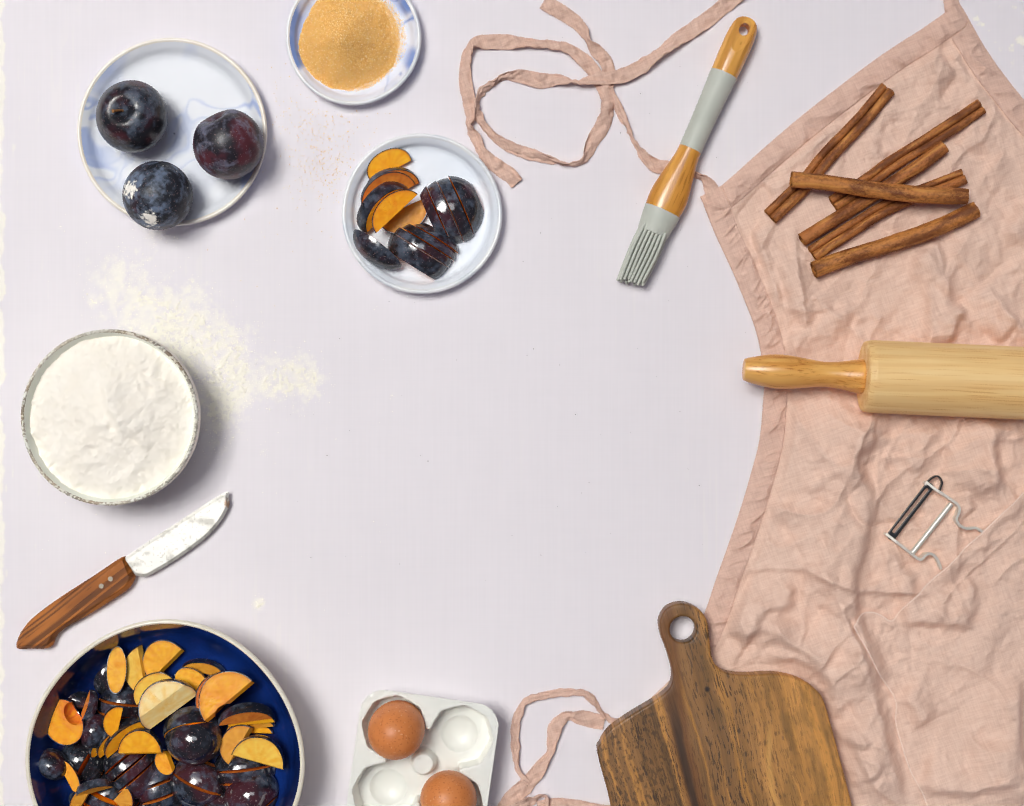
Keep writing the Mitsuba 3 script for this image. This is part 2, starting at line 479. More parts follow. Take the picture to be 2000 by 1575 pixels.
def linen_bump(p, n, uv):
    a, b = p.x + 0.35 * p.y, p.y - 0.35 * p.x
    return 0.0002 * (noise(a * 1500, b * 160, 1.0) + noise(a * 160, b * 1500, 2.0)) + 0.0020 * fbm(p.x * 200, p.y * 260, 3.0, 4)


mat('pink_linen', linen_color(lin(232, 202, 184), lin(207, 170, 150)), 0.85, 0.15, linen_bump, 1.0, 3e-4)
mat('hem_linen', linen_color(lin(223, 190, 173), lin(197, 159, 141)), 0.85, 0.15, linen_bump, 1.0, 3e-4)
mat('tie_linen', linen_color(lin(221, 189, 172), lin(193, 156, 138)), 0.85, 0.15, linen_bump, 1.0, 3e-4)
mat('pocket_edging', lin(238, 214, 199), 0.85, 0.1)
mat('sewing_thread', lin(243, 220, 206), 0.8, 0.2)
mat('flour_white', lambda p, n, uv: mix(lin(248, 243, 232), lin(243, 236, 222), fbm(p.x * 70, p.y * 70, 0.0, 3)), 0.95, 0.05, lambda p, n, uv: 0.0010 * fbm(p.x * 420, p.y * 420, p.z * 420, 4), 1.0, 3e-4)
mat('spilled_flour_white', lin(245, 241, 227), 0.95, 0.05, lambda p, n, uv: 0.0004 * fbm(p.x * 600, p.y * 600, p.z * 600, 3), 1.0, 3e-4)
mat('brown_sugar', {'type': 'mesh_attribute', 'name': 'vertex_color'}, 0.35, 0.5)
mat('dark_crumb', lin(90, 78, 70), 0.8, 0.2)


def egg_color(p, n, uv):
    a = fbm(p.x * 60, p.y * 60, p.z * 60, 3)
    s = smoothstep(0.70, 0.82, noise(p.x * 900, p.y * 900, p.z * 900))
    c = mix(lin(214, 136, 78), lin(198, 116, 60), a)
    return mix(mix(c, lin(168, 88, 44), 0.5 * s), lin(240, 196, 160), 0.4 * smoothstep(0.86, 0.9, noise(p.x * 700 + 5, p.y * 700, p.z * 700)))


mat('eggshell', egg_color, 0.42, 0.4, lambda p, n, uv: 0.00005 * noise(p.x * 1600, p.y * 1600, p.z * 1600), 1.0, 2e-4)
mat('sage_silicone', lambda p, n, uv: mix(lin(190, 193, 182), lin(181, 185, 174), fbm(p.x * 50, p.y * 50, p.z * 50, 2)), 0.5, 0.4)
mat('steel', lin(216, 212, 202), 0.34, 0.5, metallic=0.3)
mat('dark_steel', lin(96, 98, 98), 0.2, 0.6, metallic=0.9)


def blade_color(p, n, uv):
    st = smoothstep(0.55, 0.8, fbm(p.x * 120, p.y * 120, 0.0, 4))
    d = smoothstep(0.80, 0.86, noise(p.x * 600, p.y * 600, 1.0))
    q = P(446, 983, 0.005)
    rust = 0.75 * smoothstep(0.0040, 0.0016, dr.sqrt(dr.square(p.x - float(q[0])) + dr.square(p.y - float(q[1]))) + 0.004 * (noise(p.x * 900, p.y * 900, 2.0) - 0.5))
    return mix(mix(mix(lin(196, 194, 188), lin(160, 158, 151), st), lin(150, 146, 138), 0.5 * d), lin(140, 92, 56), rust)


mat('worn_blade', blade_color, 0.42, 0.5, lambda p, n, uv: 0.00012 * fbm(p.x * 200, p.y * 200, 0.0, 3), 1.0, 3e-4, metallic=0.55)
mat('rivet_steel', lin(120, 112, 100), 0.35, 0.5, metallic=0.8)
mat('inner_dark', lin(38, 34, 30), 0.8, 0.1)

# ------------------------------------------------------------------ the table
bx = trimesh.creation.box(extents=[1.5, 1.3, 0.03])
bx.apply_translation([0.0, 0, -0.015])
put('table', bx, 'table_paint')
tag('table', 'lilac painted wooden table top with worn cream edge', None, None, 'structure')

# ------------------------------------------------------------------ the apron
ZC = 0.004
EDGE_L = [(1368, 384), (1376, 404), (1401, 465), (1431, 530), (1456, 590), (1475, 640), (1487, 690), (1493, 740), (1491, 790), (1484, 860), (1469, 920),
          (1450, 985), (1425, 1060), (1400, 1130), (1378, 1195), (1346, 1268), (1316, 1322), (1242, 1390), (1206, 1416)]
EDGE_T = [(1368, 384), (1390, 372), (1407, 364), (1440, 336), (1490, 291), (1560, 231), (1630, 176), (1700, 123), (1760, 82), (1800, 57), (1847, 24)]
EDGE_R = [(1847, 24), (1842, -10), (1838, -60), (1862, -66), (1874, 4), (1890, 30), (1921, 86), (1950, 130), (1985, 175), (2012, 208), (2060, 262)]
left = catmull(EDGE_L, 160)
top = catmull(EDGE_T, 90)
right = np.array(EDGE_R[1:], float)
bottom = np.array([(2075, 330), (2070, 1290), (2066, 1390), (2060, 1480), (2056, 1530), (2050, 1640), (1420, 1690), (1290, 1640), (1230, 1500)], float)
outline_px = np.vstack([top, right, bottom, left[::-1][:-1]])
apron_poly = Polygon(PA(outline_px, ZC)).buffer(0)
lL, lT, lR = (LineString(PA(a, ZC)) for a in (left, top, np.array(EDGE_R[4:], float)))
hem_l = apron_poly.intersection(LineString(PA(left[:-24], ZC)).buffer(px(45)))
hem_t = apron_poly.intersection(lT.buffer(px(46))).difference(hem_l.buffer(0.0004))
hem_r = apron_poly.intersection(lR.buffer(px(50))).difference(hem_t.buffer(0.0004))
POCKET = [(2080, 900), (2000, 957), (1917, 1037), (1840, 1108), (1800, 1146), (1772, 1174), (1756, 1194), (1745, 1210), (1735, 1212), (1722, 1203), (1705, 1196), (1686, 1196), (1672, 1203),
          (1660, 1219), (1684, 1262), (1710, 1310), (1746, 1362), (1749, 1409), (1760, 1451), (1778, 1506), (1806, 1560), (1830, 1640), (2080, 1640)]
pocket_curve = np.vstack([catmull(POCKET[:14], 120), catmull(POCKET[13:22], 80), np.array(POCKET[22:], float)])
pocket_poly = Polygon(PA(pocket_curve, ZC)).buffer(0).intersection(apron_poly.buffer(-0.0015))
pocket_open = LineString(PA(catmull(POCKET[:14], 120), ZC))
pocket_hem = pocket_poly.intersection(pocket_open.buffer(px(40)))


def edge_param(line, step=0.0005):
    q = np.arange(0, line.length, step)
    return cKDTree(np.array([line.interpolate(x).coords[0] for x in q])), step


TREES = [edge_param(l) for l in (lL, lT, lR)]
PO_TREE = edge_param(pocket_open)
RIM_TREE = edge_param(apron_poly.exterior)


def poly_dist(xy, pts):
    """Signed distance (left of the direction of travel positive) to a polyline and the share of its length."""
    p = PA(catmull(pts, 40) if len(pts) > 2 else np.linspace(pts[0], pts[1], 12), ZC)
    seg = np.diff(p, axis=0)
    L = np.linalg.norm(seg, axis=1)
    cum = np.concatenate([[0], np.cumsum(L)])
    tr = cKDTree(p)
    _, k = tr.query(xy)
    best, sgn, tt = np.full(len(xy), 1e9), np.ones(len(xy)), np.zeros(len(xy))
    for o in (-1, 0):
        i = np.clip(k + o, 0, len(seg) - 1)
        r = xy - p[i]
        t = np.clip((r * seg[i]).sum(1) / L[i] ** 2, 0, 1)
        d = np.linalg.norm(r - seg[i] * t[:, None], axis=1)
        cr = seg[i, 0] * r[:, 1] - seg[i, 1] * r[:, 0]
        m = d < best
        best[m], sgn[m], tt[m] = d[m], np.sign(cr[m]), ((cum[i] + t * L[i]) / cum[-1])[m]
    return best * sgn, tt


# folds: points, height in mm, width to the left and to the right of travel in px
FOLDS = [
    ([(1738, 808), (1700, 850), (1652, 888), (1660, 926), (1682, 966), (1682, 1004), (1668, 1069), (1648, 1133), (1656, 1185)], 5.2, 34, 120),
    ([(1640, 1090), (1650, 1149), (1660, 1200), (1700, 1285), (1728, 1350)], 4.0, 26, 70),
    ([(1650, 1230), (1690, 1330), (1712, 1400), (1726, 1460), (1740, 1520), (1760, 1580)], 4.5, 26, 60),
    ([(1952, 815), (1925, 868), (1930, 920), (1940, 975)], 4.6, 24, 70),
    ([(1878, 598), (1852, 640), (1856, 672)], 3.6, 18, 50),
    ([(1980, 615), (1955, 650), (1940, 668)], 3.4, 20, 44),
    ([(1590, 640), (1560, 610), (1540, 560), (1525, 500)], 2.0, 16, 40),
    ([(1505, 415), (1452, 452), (1444, 428), (1470, 395), (1505, 352)], -2.4, 12, 18),
    ([(1446, 428), (1470, 480), (1490, 530), (1500, 580)], -2.6, 12, 20),
    ([(1478, 470), (1495, 520), (1506, 570), (1520, 620)], 2.2, 14, 26),
    ([(1507, 345), (1550, 305), (1590, 268), (1632, 234)], 2.0, 10, 30),
    ([(1640, 205), (1610, 232), (1588, 258)], 2.6, 12, 26),
    ([(1820, 90), (1842, 130), (1866, 160)], 2.6, 12, 34),
    ([(1700, 262), (1712, 300), (1722, 330)], 1.6, 12, 24),
    ([(1785, 560), (1800, 500), (1838, 470)], 1.8, 14, 34),
    ([(1800, 480), (1830, 540), (1862, 580)], 1.8, 12, 26),
    ([(1960, 470), (1985, 430), (2010, 400)], 2.4, 16, 40),
    ([(1580, 672), (1600, 640), (1640, 610), (1690, 596)], 1.8, 14, 30),
    ([(1530, 690), (1545, 670), (1540, 650)], 2.2, 12, 26),
    ([(1704, 863), (1770, 846), (1845, 832)], 1.3, 8, 22),
    ([(1560, 960), (1600, 930), (1660, 900)], 1.4, 8, 26),
    ([(1730, 1045), (1745, 1080), (1770, 1130)], 1.8, 12, 30),
    ([(1800, 930), (1770, 900), (1756, 860)], 1.6, 14, 30),
    ([(1880, 960), (1890, 985), (1900, 1000)], 2.2, 12, 26),
    ([(1740, 1160), (1768, 1128), (1790, 1130)], 2.0, 14, 24),
    ([(1566, 1170), (1520, 1178), (1478, 1190), (1462, 1220), (1440, 1260)], 3.4, 20, 46),
    ([(1540, 1250), (1500, 1226), (1470, 1234), (1440, 1262)], 2.6, 14, 36),
    ([(1610, 1302), (1560, 1262), (1510, 1246), (1466, 1262)], 2.8, 14, 40),
    ([(1630, 1345), (1590, 1302), (1546, 1284), (1490, 1286)], 2.4, 12, 36),
    ([(1640, 1402), (1610, 1370), (1600, 1330)], 2.2, 12, 36),
    ([(1690, 1452), (1650, 1442), (1632, 1430)], 2.2, 12, 30),
    ([(1712, 1470), (1690, 1508), (1650, 1530)], 3.0, 16, 36),
    ([(1906, 1224), (1857, 1214), (1798, 1211), (1750, 1216)], 3.4, 12, 60),
    ([(1986, 1506), (1940, 1522), (1890, 1536), (1850, 1534), (1800, 1530), (1780, 1520)], 4.0, 18, 60),
    ([(1800, 1420), (1776, 1372), (1752, 1350)], 2.6, 14, 36),
    ([(1982, 1310), (1978, 1400), (1982, 1470), (1990, 1530), (1986, 1590)], 4.5, 16, 60),
    ([(1850, 1150), (1836, 1180), (1822, 1204)], 1.6, 10, 20),
    ([(1880, 1130), (1898, 1150), (1890, 1180)], 1.8, 10, 20),
    ([(1960, 1180), (1930, 1240), (1900, 1330)], 1.2, 30, 60),
    ([(1880, 1470), (1930, 1456), (1985, 1452)], 1.8, 20, 40),
]
board_px = [(1215, 1720), (1193, 1575), (1168, 1476), (1173, 1452), (1191, 1426), (1230, 1398), (1275, 1371), (1303, 1350), (1313, 1331), (1313, 1309), (1302, 1270), (1292, 1244),
            (1288, 1216), (1298, 1193), (1314, 1182), (1335, 1179), (1357, 1186), (1374, 1200), (1383, 1221), (1387, 1258), (1392, 1288), (1405, 1307), (1426, 1316), (1458, 1319),
            (1506, 1317), (1540, 1321), (1571, 1332), (1597, 1351), (1611, 1375), (1633, 1452), (1665, 1575), (1696, 1700), (1690, 1740), (1640, 1768), (1480, 1785), (1290, 1775), (1240, 1756)]
ZB = 0.024                                  # top of the cutting board
board_curve = PA(closed_curve(board_px, 420), ZB)
board_poly = Polygon(board_curve).buffer(0)
B_TREE = edge_param(board_poly.exterior)


Z_ON = 0.0088                               # what lies on the cloth rests about here
PRESSED = [(edge_param(LineString(PA(np.array(q, float), 0.008)))[0], hw, lim) for q, hw, lim in (
    ([(1503, 422), (1612, 306), (1733, 172)], 9, Z_ON), ([(1627, 398), (1745, 318), (1917, 208)], 9, Z_ON), ([(1566, 470), (1700, 386), (1844, 288)], 8, Z_ON), ([(1585, 494), (1740, 398), (1882, 342)], 9, Z_ON),
    ([(1588, 529), (1740, 478), (1905, 411)], 9, Z_ON), ([(1808, 948), (1733, 1041)], 14, Z_ON - .001), ([(1812, 942), (1870, 990)], 8, Z_ON - .001), ([(1733, 1041), (1795, 1092)], 8, Z_ON - .001), ([(1860, 982), (1780, 1081)], 8, Z_ON))]


def soft_abs(x, e):
    return np.sqrt(x * x + e * e) - e


GX0, GY0, GST = PA([(1180, 0)])[0][0], PA([(0, 1720)])[0][1], 0.0008
GX, GY = np.arange(GX0, PA([(2120, 0)])[0][0], GST), np.arange(GY0, PA([(0, -90)])[0][1], GST)


def fold_grid():
    X, Y = np.meshgrid(GX, GY)
    xy = np.stack([X.ravel(), Y.ravel()], 1)
    w = np.stack([fb(xy, 24, 3, 5) - 0.5, fb(xy, 24, 3, 6) - 0.5], 1)
    jag = np.stack([fb(xy, 110, 3, 25) - 0.5, fb(xy, 110, 3, 26) - 0.5], 1)
    h = np.zeros(len(xy))
    for pts, mm, wl, wr in FOLDS:
        d, t = poly_dist(xy + 0.0040 * w + 0.0050 * jag, pts)
        d = d / S
        end = np.clip(t / 0.22, 0, 1) * np.clip((1 - t) / 0.22, 0, 1)
        end = end * end * (3 - 2 * end)
        g = np.exp(-(d / np.where(d > 0, wl * 0.62, wr)) ** 2)
        h += end * mm * 0.001 * g * 3.4
    big = gaussian_filter(h.reshape(X.shape), 2.1)
    # many small creases, mostly along the two directions in which the cloth was crumpled
    rng = np.random.default_rng(77)
    fine = np.zeros(X.shape)
    for k in range(430):
        x, y = rng.uniform(1380, 2010), rng.uniform(10, 1580)
        r = rng.random()
        a = math.radians(rng.normal(64, 20) if r < 0.5 else rng.normal(-40, 22) if r < 0.82 else rng.uniform(0, 180))
        L = 40 + rng.exponential(75)
        b = rng.normal(0, 0.16) * L
        d = np.array([math.cos(a), -math.sin(a)])
        if rng.random() < 0.5:
            d = -d
        e = np.array([-d[1], d[0]])
        p0 = np.array([x, y])
        pts = [tuple(p0 - d * L / 2), tuple(p0 + e * b + d * rng.normal(0, 0.08) * L), tuple(p0 + d * L / 2)]
        mm, wl, wr = rng.uniform(0.9, 2.2) * (0.8 + L / 120) * (0.5 if (x > 1740 and y > 1225) else 1.0), rng.uniform(5, 9), rng.uniform(12, 32)
        q = PA(pts, ZC)
        pad = 70 * S
        i0, i1 = np.searchsorted(GX, [q[:, 0].min() - pad, q[:, 0].max() + pad])
        j0, j1 = np.searchsorted(GY, [q[:, 1].min() - pad, q[:, 1].max() + pad])
        if i1 - i0 < 3 or j1 - j0 < 3:
            continue
        sub = np.stack([X[j0:j1, i0:i1].ravel(), Y[j0:j1, i0:i1].ravel()], 1)
        jj = jag.reshape(*X.shape, 2)[j0:j1, i0:i1].reshape(-1, 2)
        dd, t = poly_dist(sub + 0.0040 * jj, pts)
        dd = dd / S
        end = np.clip(t / 0.3, 0, 1) * np.clip((1 - t) / 0.3, 0, 1)
        end = end * end * (3 - 2 * end)
        g = np.exp(-np.abs(dd) / np.where(dd > 0, wl, wr) * 1.1)
        fine[j0:j1, i0:i1] += (end * mm * 0.001 * g).reshape(j1 - j0, i1 - i0) * (1 if rng.random() < 0.7 else -0.8)
    return big + gaussian_filter(fine, 0.8)


FOLD_H = fold_grid()


def fold_lookup(xy):
    return map_coordinates(FOLD_H, [(xy[:, 1] - GY0) / GST, (xy[:, 0] - GX0) / GST], order=3, mode='nearest')


def apron_height(xy):
    """Height of the cloth above the table: crumples, named folds, gathered hems, pressed flat under what lies on it."""
    xy = np.asarray(xy, float)
    w = np.stack([fb(xy, 24, 3, 5) - 0.5, fb(xy, 24, 3, 6) - 0.5], 1)
    q = xy + 0.030 * w
    c, s = math.cos(math.radians(62)), math.sin(math.radians(62))
    u = np.stack([(q[:, 0] * c + q[:, 1] * s) * 0.62, -q[:, 0] * s + q[:, 1] * c], 1)
    big = fb(u, 14, 2, 1) - 0.5
    cr1 = soft_abs(nz(u, 38, 2) - 0.5, 0.03)
    cr2 = soft_abs(nz(u + 3.1 * w * 0.02, 78, 3) - 0.5, 0.03)
    cr3 = soft_abs(nz(q, 150, 4) - 0.5, 0.05)
    patch = np.clip((fb(xy, 20, 2, 9) - 0.40) * 3.4, 0.10, 0.9)
    c2, s2 = math.cos(math.radians(-38)), math.sin(math.radians(-38))
    u2 = np.stack([(q[:, 0] * c2 + q[:, 1] * s2) * 0.55, -q[:, 0] * s2 + q[:, 1] * c2], 1)
    cr4 = soft_abs(nz(u2, 46, 12) - 0.5, 0.02)
    cr5 = soft_abs(nz(u2 + 0.05 * w, 105, 13) - 0.5, 0.03)
    patch2 = np.clip((fb(xy, 26, 2, 19) - 0.42) * 3.4, 0.10, 0.9)
    h = 0.0030 + 0.0030 * big + patch * (0.0075 * (0.22 - cr1) + 0.0085 * (0.22 - cr2)) + patch2 * (0.0060 * (0.22 - cr4) + 0.0058 * (0.22 - cr5))
    pxx, pyy = xy[:, 0] / S + 1000, 787.5 - xy[:, 1] / S
    calm = 0.92 - 0.50 * np.clip((pxx - 1730) / 60, 0, 1) * np.clip((pyy - 1225) / 50, 0, 1) + 0.25 * np.exp(-((pxx - 1680) / 70) ** 2) * np.clip((pyy - 820) / 60, 0, 1)
    h = 0.0048 + (h - 0.0048) * calm
    h = h + calm * 0.0024 * (0.25 - cr3) + 0.0030 * (fb(q, 62, 2, 21) - 0.5) + 0.0010 * (fb(q, 260, 2, 8) - 0.5)
    h = h + fold_lookup(xy)
    # hems lie flatter and are gathered across
    for i, (tr, stp) in enumerate(TREES):
        d, k = tr.query(xy)
        dp = d / S
        m = np.clip((62 - dp) / 16, 0, 1)
        arc = k * stp / S
        sl = arc + (0.55, 0.35, 0.5)[i] * dp * (1, -1, 1)[i]
        r = np.column_stack([sl / (30, 44, 34)[i] + 0.9 * fb(np.column_stack([arc / 90, dp / 60]), 1.0, 2, 30 + i), dp / 70, np.full(len(sl), 3.3 * i)])
        n1 = meshkit.noise(r, 40 + i)
        n2 = meshkit.noise(r * 2.1, 45 + i)
        puck = 0.60 * np.exp(-np.abs(n1 - 0.5) / 0.09) + 0.26 * np.exp(-np.abs(n2 - 0.5) / 0.10)
        amp = (2.5, 2.5, 2.0)[i]
        seam = np.exp(-((dp - 47) / 4.0) ** 2) * 0.8 - np.exp(-((dp - 58) / 6.0) ** 2) * (0.9 if i < 2 else 0.4)
        hh = 0.0028 + 0.0030 * amp * puck * np.clip(dp / 14, 0.25, 1) * np.clip((47 - dp) / 10, 0.15, 1) + 0.35 * np.clip(h - 0.003, -0.002, 0.004)
        h = np.where(m > 0, h * (1 - m) + hh * m, h) + 0.001 * seam * (dp < 75)
    rd, _ = RIM_TREE[0].query(xy)
    rim = np.clip(1 - rd / S / 26, 0, 1)
    h = h * (1 - 0.55 * rim ** 1.5)
    # the pocket opening stands away a little from the panel below it
    # pressed flat under the board and the rolling pin
    bd, _ = B_TREE[0].query(xy)
    inb = shapely.contains_xy(board_poly, xy[:, 0], xy[:, 1])
    mb = np.where(inb, 1.0, np.clip(1 - bd / px(34), 0, 1) ** 1.5)
    h = h * (1 - mb) + np.minimum(h, 0.0026) * mb
    a, b = PA([(1470, 722)], 0.03)[0], PA([(2010, 748)], 0.03)[0]
    t = (b - a) / np.linalg.norm(b - a)
    dist = np.abs((xy - a) @ np.array([-t[1], t[0]]))
    along = (xy - a) @ t
    mr = np.clip(1 - (dist - px(6)) / px(44), 0, 1) * np.clip((along + px(10)) / px(20), 0, 1)
    h = h * (1 - mr) + np.minimum(h, 0.0034) * mr
    for tr, half_w, lim in PRESSED:
        dd, _ = tr.query(xy)
        m = np.clip(1 - (dd / S - half_w) / 26, 0, 1)
        h = np.where(m > 0, h * (1 - m) + np.minimum(h, lim) * m, h)
    return np.maximum(h, 0.0011)


def smooth_floor(h, lo):
    return lo + np.log1p(np.exp((h - lo) * 1500)) / 1500


panel_h = lambda xy: smooth_floor(apron_height(xy), 0.0012)
put('apron__panel', sheet(apron_poly, 0.00105, panel_h, 0.0012), 'pink_linen', True)
tag('apron', 'crumpled dusty pink linen apron with long ties and a front pocket', 'apron')
for k, pl in enumerate((hem_l, hem_t, hem_r)):
    pl = max(getattr(pl, 'geoms', [pl]), key=lambda g: g.area)
    key = numbered('apron__hem')
    put(key, sheet(pl.buffer(-0.0002), 0.0009, lambda xy: panel_h(xy) + 0.0011, 0.0013), 'hem_linen', True)


def pocket_h(xy):
    d, _ = PO_TREE[0].query(xy)
    lift = 0.0026 * np.exp(-(d / px(18)) ** 2)
    for x, y in ((1920, 1044), (1841, 1116)):                       # where the peeler's handle pushes it up
        c = PA([(x, y)], ZC)[0]
        lift = lift + 0.0050 * np.exp(-((xy - c) ** 2).sum(1) / px(22) ** 2)
    ridge = (0.0010 * np.exp(-((d / S - 41) / 3.5) ** 2) - 0.0005 * np.exp(-((d / S - 49) / 5.0) ** 2)) * np.clip((xy[:, 0] / S + 1000 - 1790) / 60, 0, 1)
    return panel_h(xy) + 0.0019 + lift + ridge


put('apron__pocket', sheet(max(getattr(pocket_poly, 'geoms', [pocket_poly]), key=lambda g: g.area), 0.0009, pocket_h, 0.0011), 'pink_linen', True)
pc = np.vstack([catmull(POCKET[1:14], 150), catmull(POCKET[13:22], 130)[1:]])
pcw = PA(pc, 0.006)
cord = np.column_stack([pcw, pocket_h(pcw) - 0.0002])
cord[:, 2] = gaussian_filter(cord[:, 2], 1.5)
q8 = np.linspace(0, 2 * np.pi, 8, endpoint=False)
ctan = np.gradient(cord, axis=0)
cside = np.stack([-ctan[:, 1], ctan[:, 0], 0 * ctan[:, 0]], 1)
cside /= np.linalg.norm(cside, axis=1, keepdims=True)
put('apron__pocket__edging', loft(cord[:, None] + 0.00062 * (np.cos(q8)[None, :, None] * cside[:, None] + np.sin(q8)[None, :, None] * np.array([0, 0, 1.0]))), 'pocket_edging', True)
labels['apron__pocket'] = {'label': 'patch pocket with turned-over corner'}


def ribbon(pts, n_per_m=620, thick=0.0008, seed=0, flat_end=(True, True)):
    """A cloth tie: rows px, py, width px, roll in degrees, lift in mm."""
    c = np.asarray(pts, float)
    L = np.linalg.norm(np.diff(c[:, :2], axis=0), axis=1).sum() * S
    c = catmull(c, max(12, int(L * n_per_m)))
    xy = PA(c[:, :2], 0.004)
    t = np.gradient(xy, axis=0)
    t /= np.linalg.norm(t, axis=1, keepdims=True)
    # soften the direction so that the ribbon's sides do not cross in tight bends
    k = np.ones(5) / 5
    t = np.stack([np.convolve(np.pad(t[:, i], 2, 'edge'), k, 'valid') for i in range(2)], 1)
    t /= np.linalg.norm(t, axis=1, keepdims=True)
    nrm = np.stack([-t[:, 1], t[:, 0]], 1)
    arc = np.concatenate([[0], np.cumsum(np.linalg.norm(np.diff(xy, axis=0), axis=1))])
    w = c[:, 2] * S * (1 + 0.10 * (meshkit.noise(np.column_stack([arc * 90, arc * 0, arc * 0 + seed]), seed) - 0.5))
    roll = np.radians(c[:, 3] * 1.1 + 48 * (meshkit.fbm(np.column_stack([arc * 55, arc * 0, arc * 0 + seed]), 2, seed + 5) - 0.5))
    us = np.linspace(-0.5, 0.5, 11)
    A, U = np.meshgrid(arc, us, indexing='ij')
    crease = 0.0050 * (0.25 - soft_abs(meshkit.noise(np.stack([A * 130 + 2 * U, U * 3.1, A * 0 + seed], -1), seed + 7) - 0.5, 0.03)) + 0.0018 * (meshkit.noise(np.stack([A * 320, U * 6, A * 0 + seed], -1), seed + 8) - 0.5)
    crown = 0.0008 * (1 - 4 * U * U) + 0.0005 * (np.abs(U) > 0.42)
    rise = crown + crease
    cw, sw = np.cos(roll)[:, None], np.sin(roll)[:, None]
    off = U * w[:, None]
    lat = off * cw - rise * sw
    z = off * sw + rise * cw
    z = z - z.min(1, keepdims=True) + 0.0007 + c[:, 4:5] * 0.001
    wob = 0.0004 * (meshkit.noise(np.stack([A * 200, np.sign(U), A * 0 + seed], -1), seed + 9) - 0.5) * (np.abs(U) > 0.4)
    top = np.concatenate([xy[:, None] + nrm[:, None] * (lat + wob)[..., None], z[..., None]], -1)
    # thickness along the strip's own normal
    nn = np.stack([-sw * nrm, ], 0)[0]
    nv = np.concatenate([-sw * nrm, cw], 1)[:, None]
    low = top - nv * thick
    low[..., 2] = np.maximum(low[..., 2], 0.0002)
    rings = np.concatenate([top, low[:, ::-1]], 1)
    m = loft(rings)
    m.invert()
    return m


TIE_LONG = [(1470, -34, 34, 8, .5), (1433, -4, 32, 6, .5), (1376, 42, 31, 0, .4), (1326, 77, 30, 18, .5), (1288, 106, 27, 40, 1), (1246, 135, 29, -6, 2), (1204, 152, 27, -10, 4.2), (1166, 156, 24, 10, 4.2),
            (1124, 163, 20, 45, 1.2), (1086, 156, 24, 15, .5), (1056, 157, 31, 0, .4), (1021, 149, 27, -14, .4), (983, 149, 16, -50, .4), (962, 163, 15, -58, .4), (942, 175, 19, -40, .6), (931, 195, 20, -55, 1.5),
            (932, 218, 19, -40, 3.0), (945, 243, 17, 50, .8), (980, 277, 20, 30, .4), (1033, 300, 24, 20, .4), (1079, 311, 17, 45, .4), (1113, 321, 14, 62, .4), (1141, 309, 22, 48, .4), (1158, 275, 26, 22, .4),
            (1178, 243, 30, 14, .5), (1186, 205, 28, 20, 1.6), (1178, 170, 26, 0, 2.4), (1155, 132, 27, -10, .6), (1128, 107, 25, 8, .4), (1098, 91, 21, 25, .4), (1040, 86, 20, 30, .4), (999, 82, 29, 8, .4), (952, 81, 31, 4, .4),
            (925, 86, 25, 30, 1.0), (913, 110, 21, 38, .8), (909, 152, 25, 14, .5), (916, 196, 26, 10, 1.4), (921, 230, 19, 35, 2.4), (917, 246, 18, 60, 1.0), (930, 268, 24, 20, .5), (941, 293, 21, 40, .4), (953, 311, 27, 10, .5),
            (978, 329, 29, 0, .4), (997, 343, 30, 4, .4), (1010, 358, 28, 0, .4)]
TIE_SHORT = [(1062, 2, 31, 0, .4), (1086, 17, 31, 4, .4), (1117, 36, 28, 12, .4), (1140, 58, 25, 30, .4), (1149, 80, 18, 55, .6), (1166, 99, 25, 10, .6), (1183, 120, 26, 0, .8), (1190, 142, 24, 10, 1.2), (1190, 172, 20, 30, .6),
             (1199, 192, 17, 30, .4), (1216, 225, 18, 40, .4), (1231, 257, 12, 66, .4), (1246, 284, 12, 62, .4), (1261, 306, 21, 25, .4), (1281, 323, 28, 8, .4), (1307, 328, 28, 5, .4), (1334, 334, 26, 15, .4), (1357, 340, 17, 48, .6),
             (1376, 349, 20, 30, 1.2), (1388, 366, 27, 8, 2.0), (1396, 388, 33, 0, 2.6)]
TIE_LOW = [(1236, 1416, 16, 30, .5), (1204, 1411, 14, 40, .5), (1182, 1402, 13, 55, 1.6), (1166, 1383, 15, 40, .6), (1152, 1364, 18, 35, .4), (1133, 1354, 15, 55, .4), (1087, 1356, 16, 45, .4), (1055, 1362, 16, 40, .4), (1027, 1373, 15, 52, .4),
           (1013, 1397, 18, 35, .4), (1006, 1425, 18, 28, .4), (1008, 1462, 17, 35, .4), (1011, 1495, 13, 58, .4), (1020, 1518, 13, 50, .8), (1034, 1532, 14, 30, 1.0)]
TIE_FOLDED = [(1180, 1414, 26, 0, .6), (1160, 1409, 31, 0, .5), (1136, 1403, 29, -14, .5), (1112, 1398, 22, -36, .8), (1094, 1409, 22, 20, 1.6), (1085, 1424, 28, 14, .7), (1080, 1448, 22, 34, .5), (1074, 1474, 18, 40, .5), (1056, 1501, 27, 14, .8),
              (1030, 1532, 31, 6, 1.6), (1000, 1562, 34, 10, 1.6), (976, 1600, 34, 10, 1)]
TIE_CURL = [(982, 1596, 30, 25, 2.5), (1012, 1576, 30, 10, 3.4), (1040, 1560, 24, 40, 3.0), (1060, 1553, 16, 62, 1.5), (1071, 1560, 15, 66, .8), (1066, 1576, 18, 40, .6), (1050, 1592, 22, 20, .5)]
TIE_FLAT = [(1050, 1578, 24, 0, .4), (1085, 1571, 20, -12, .4), (1120, 1573, 20, 0, .4), (1170, 1582, 22, 0, .4), (1230, 1592, 24, 0, .4)]
for i, tie in enumerate((TIE_LONG, TIE_SHORT, TIE_LOW, TIE_FOLDED, TIE_CURL, TIE_FLAT)):
    put(numbered('apron__tie'), ribbon(tie, seed=i * 11), 'tie_linen', True)


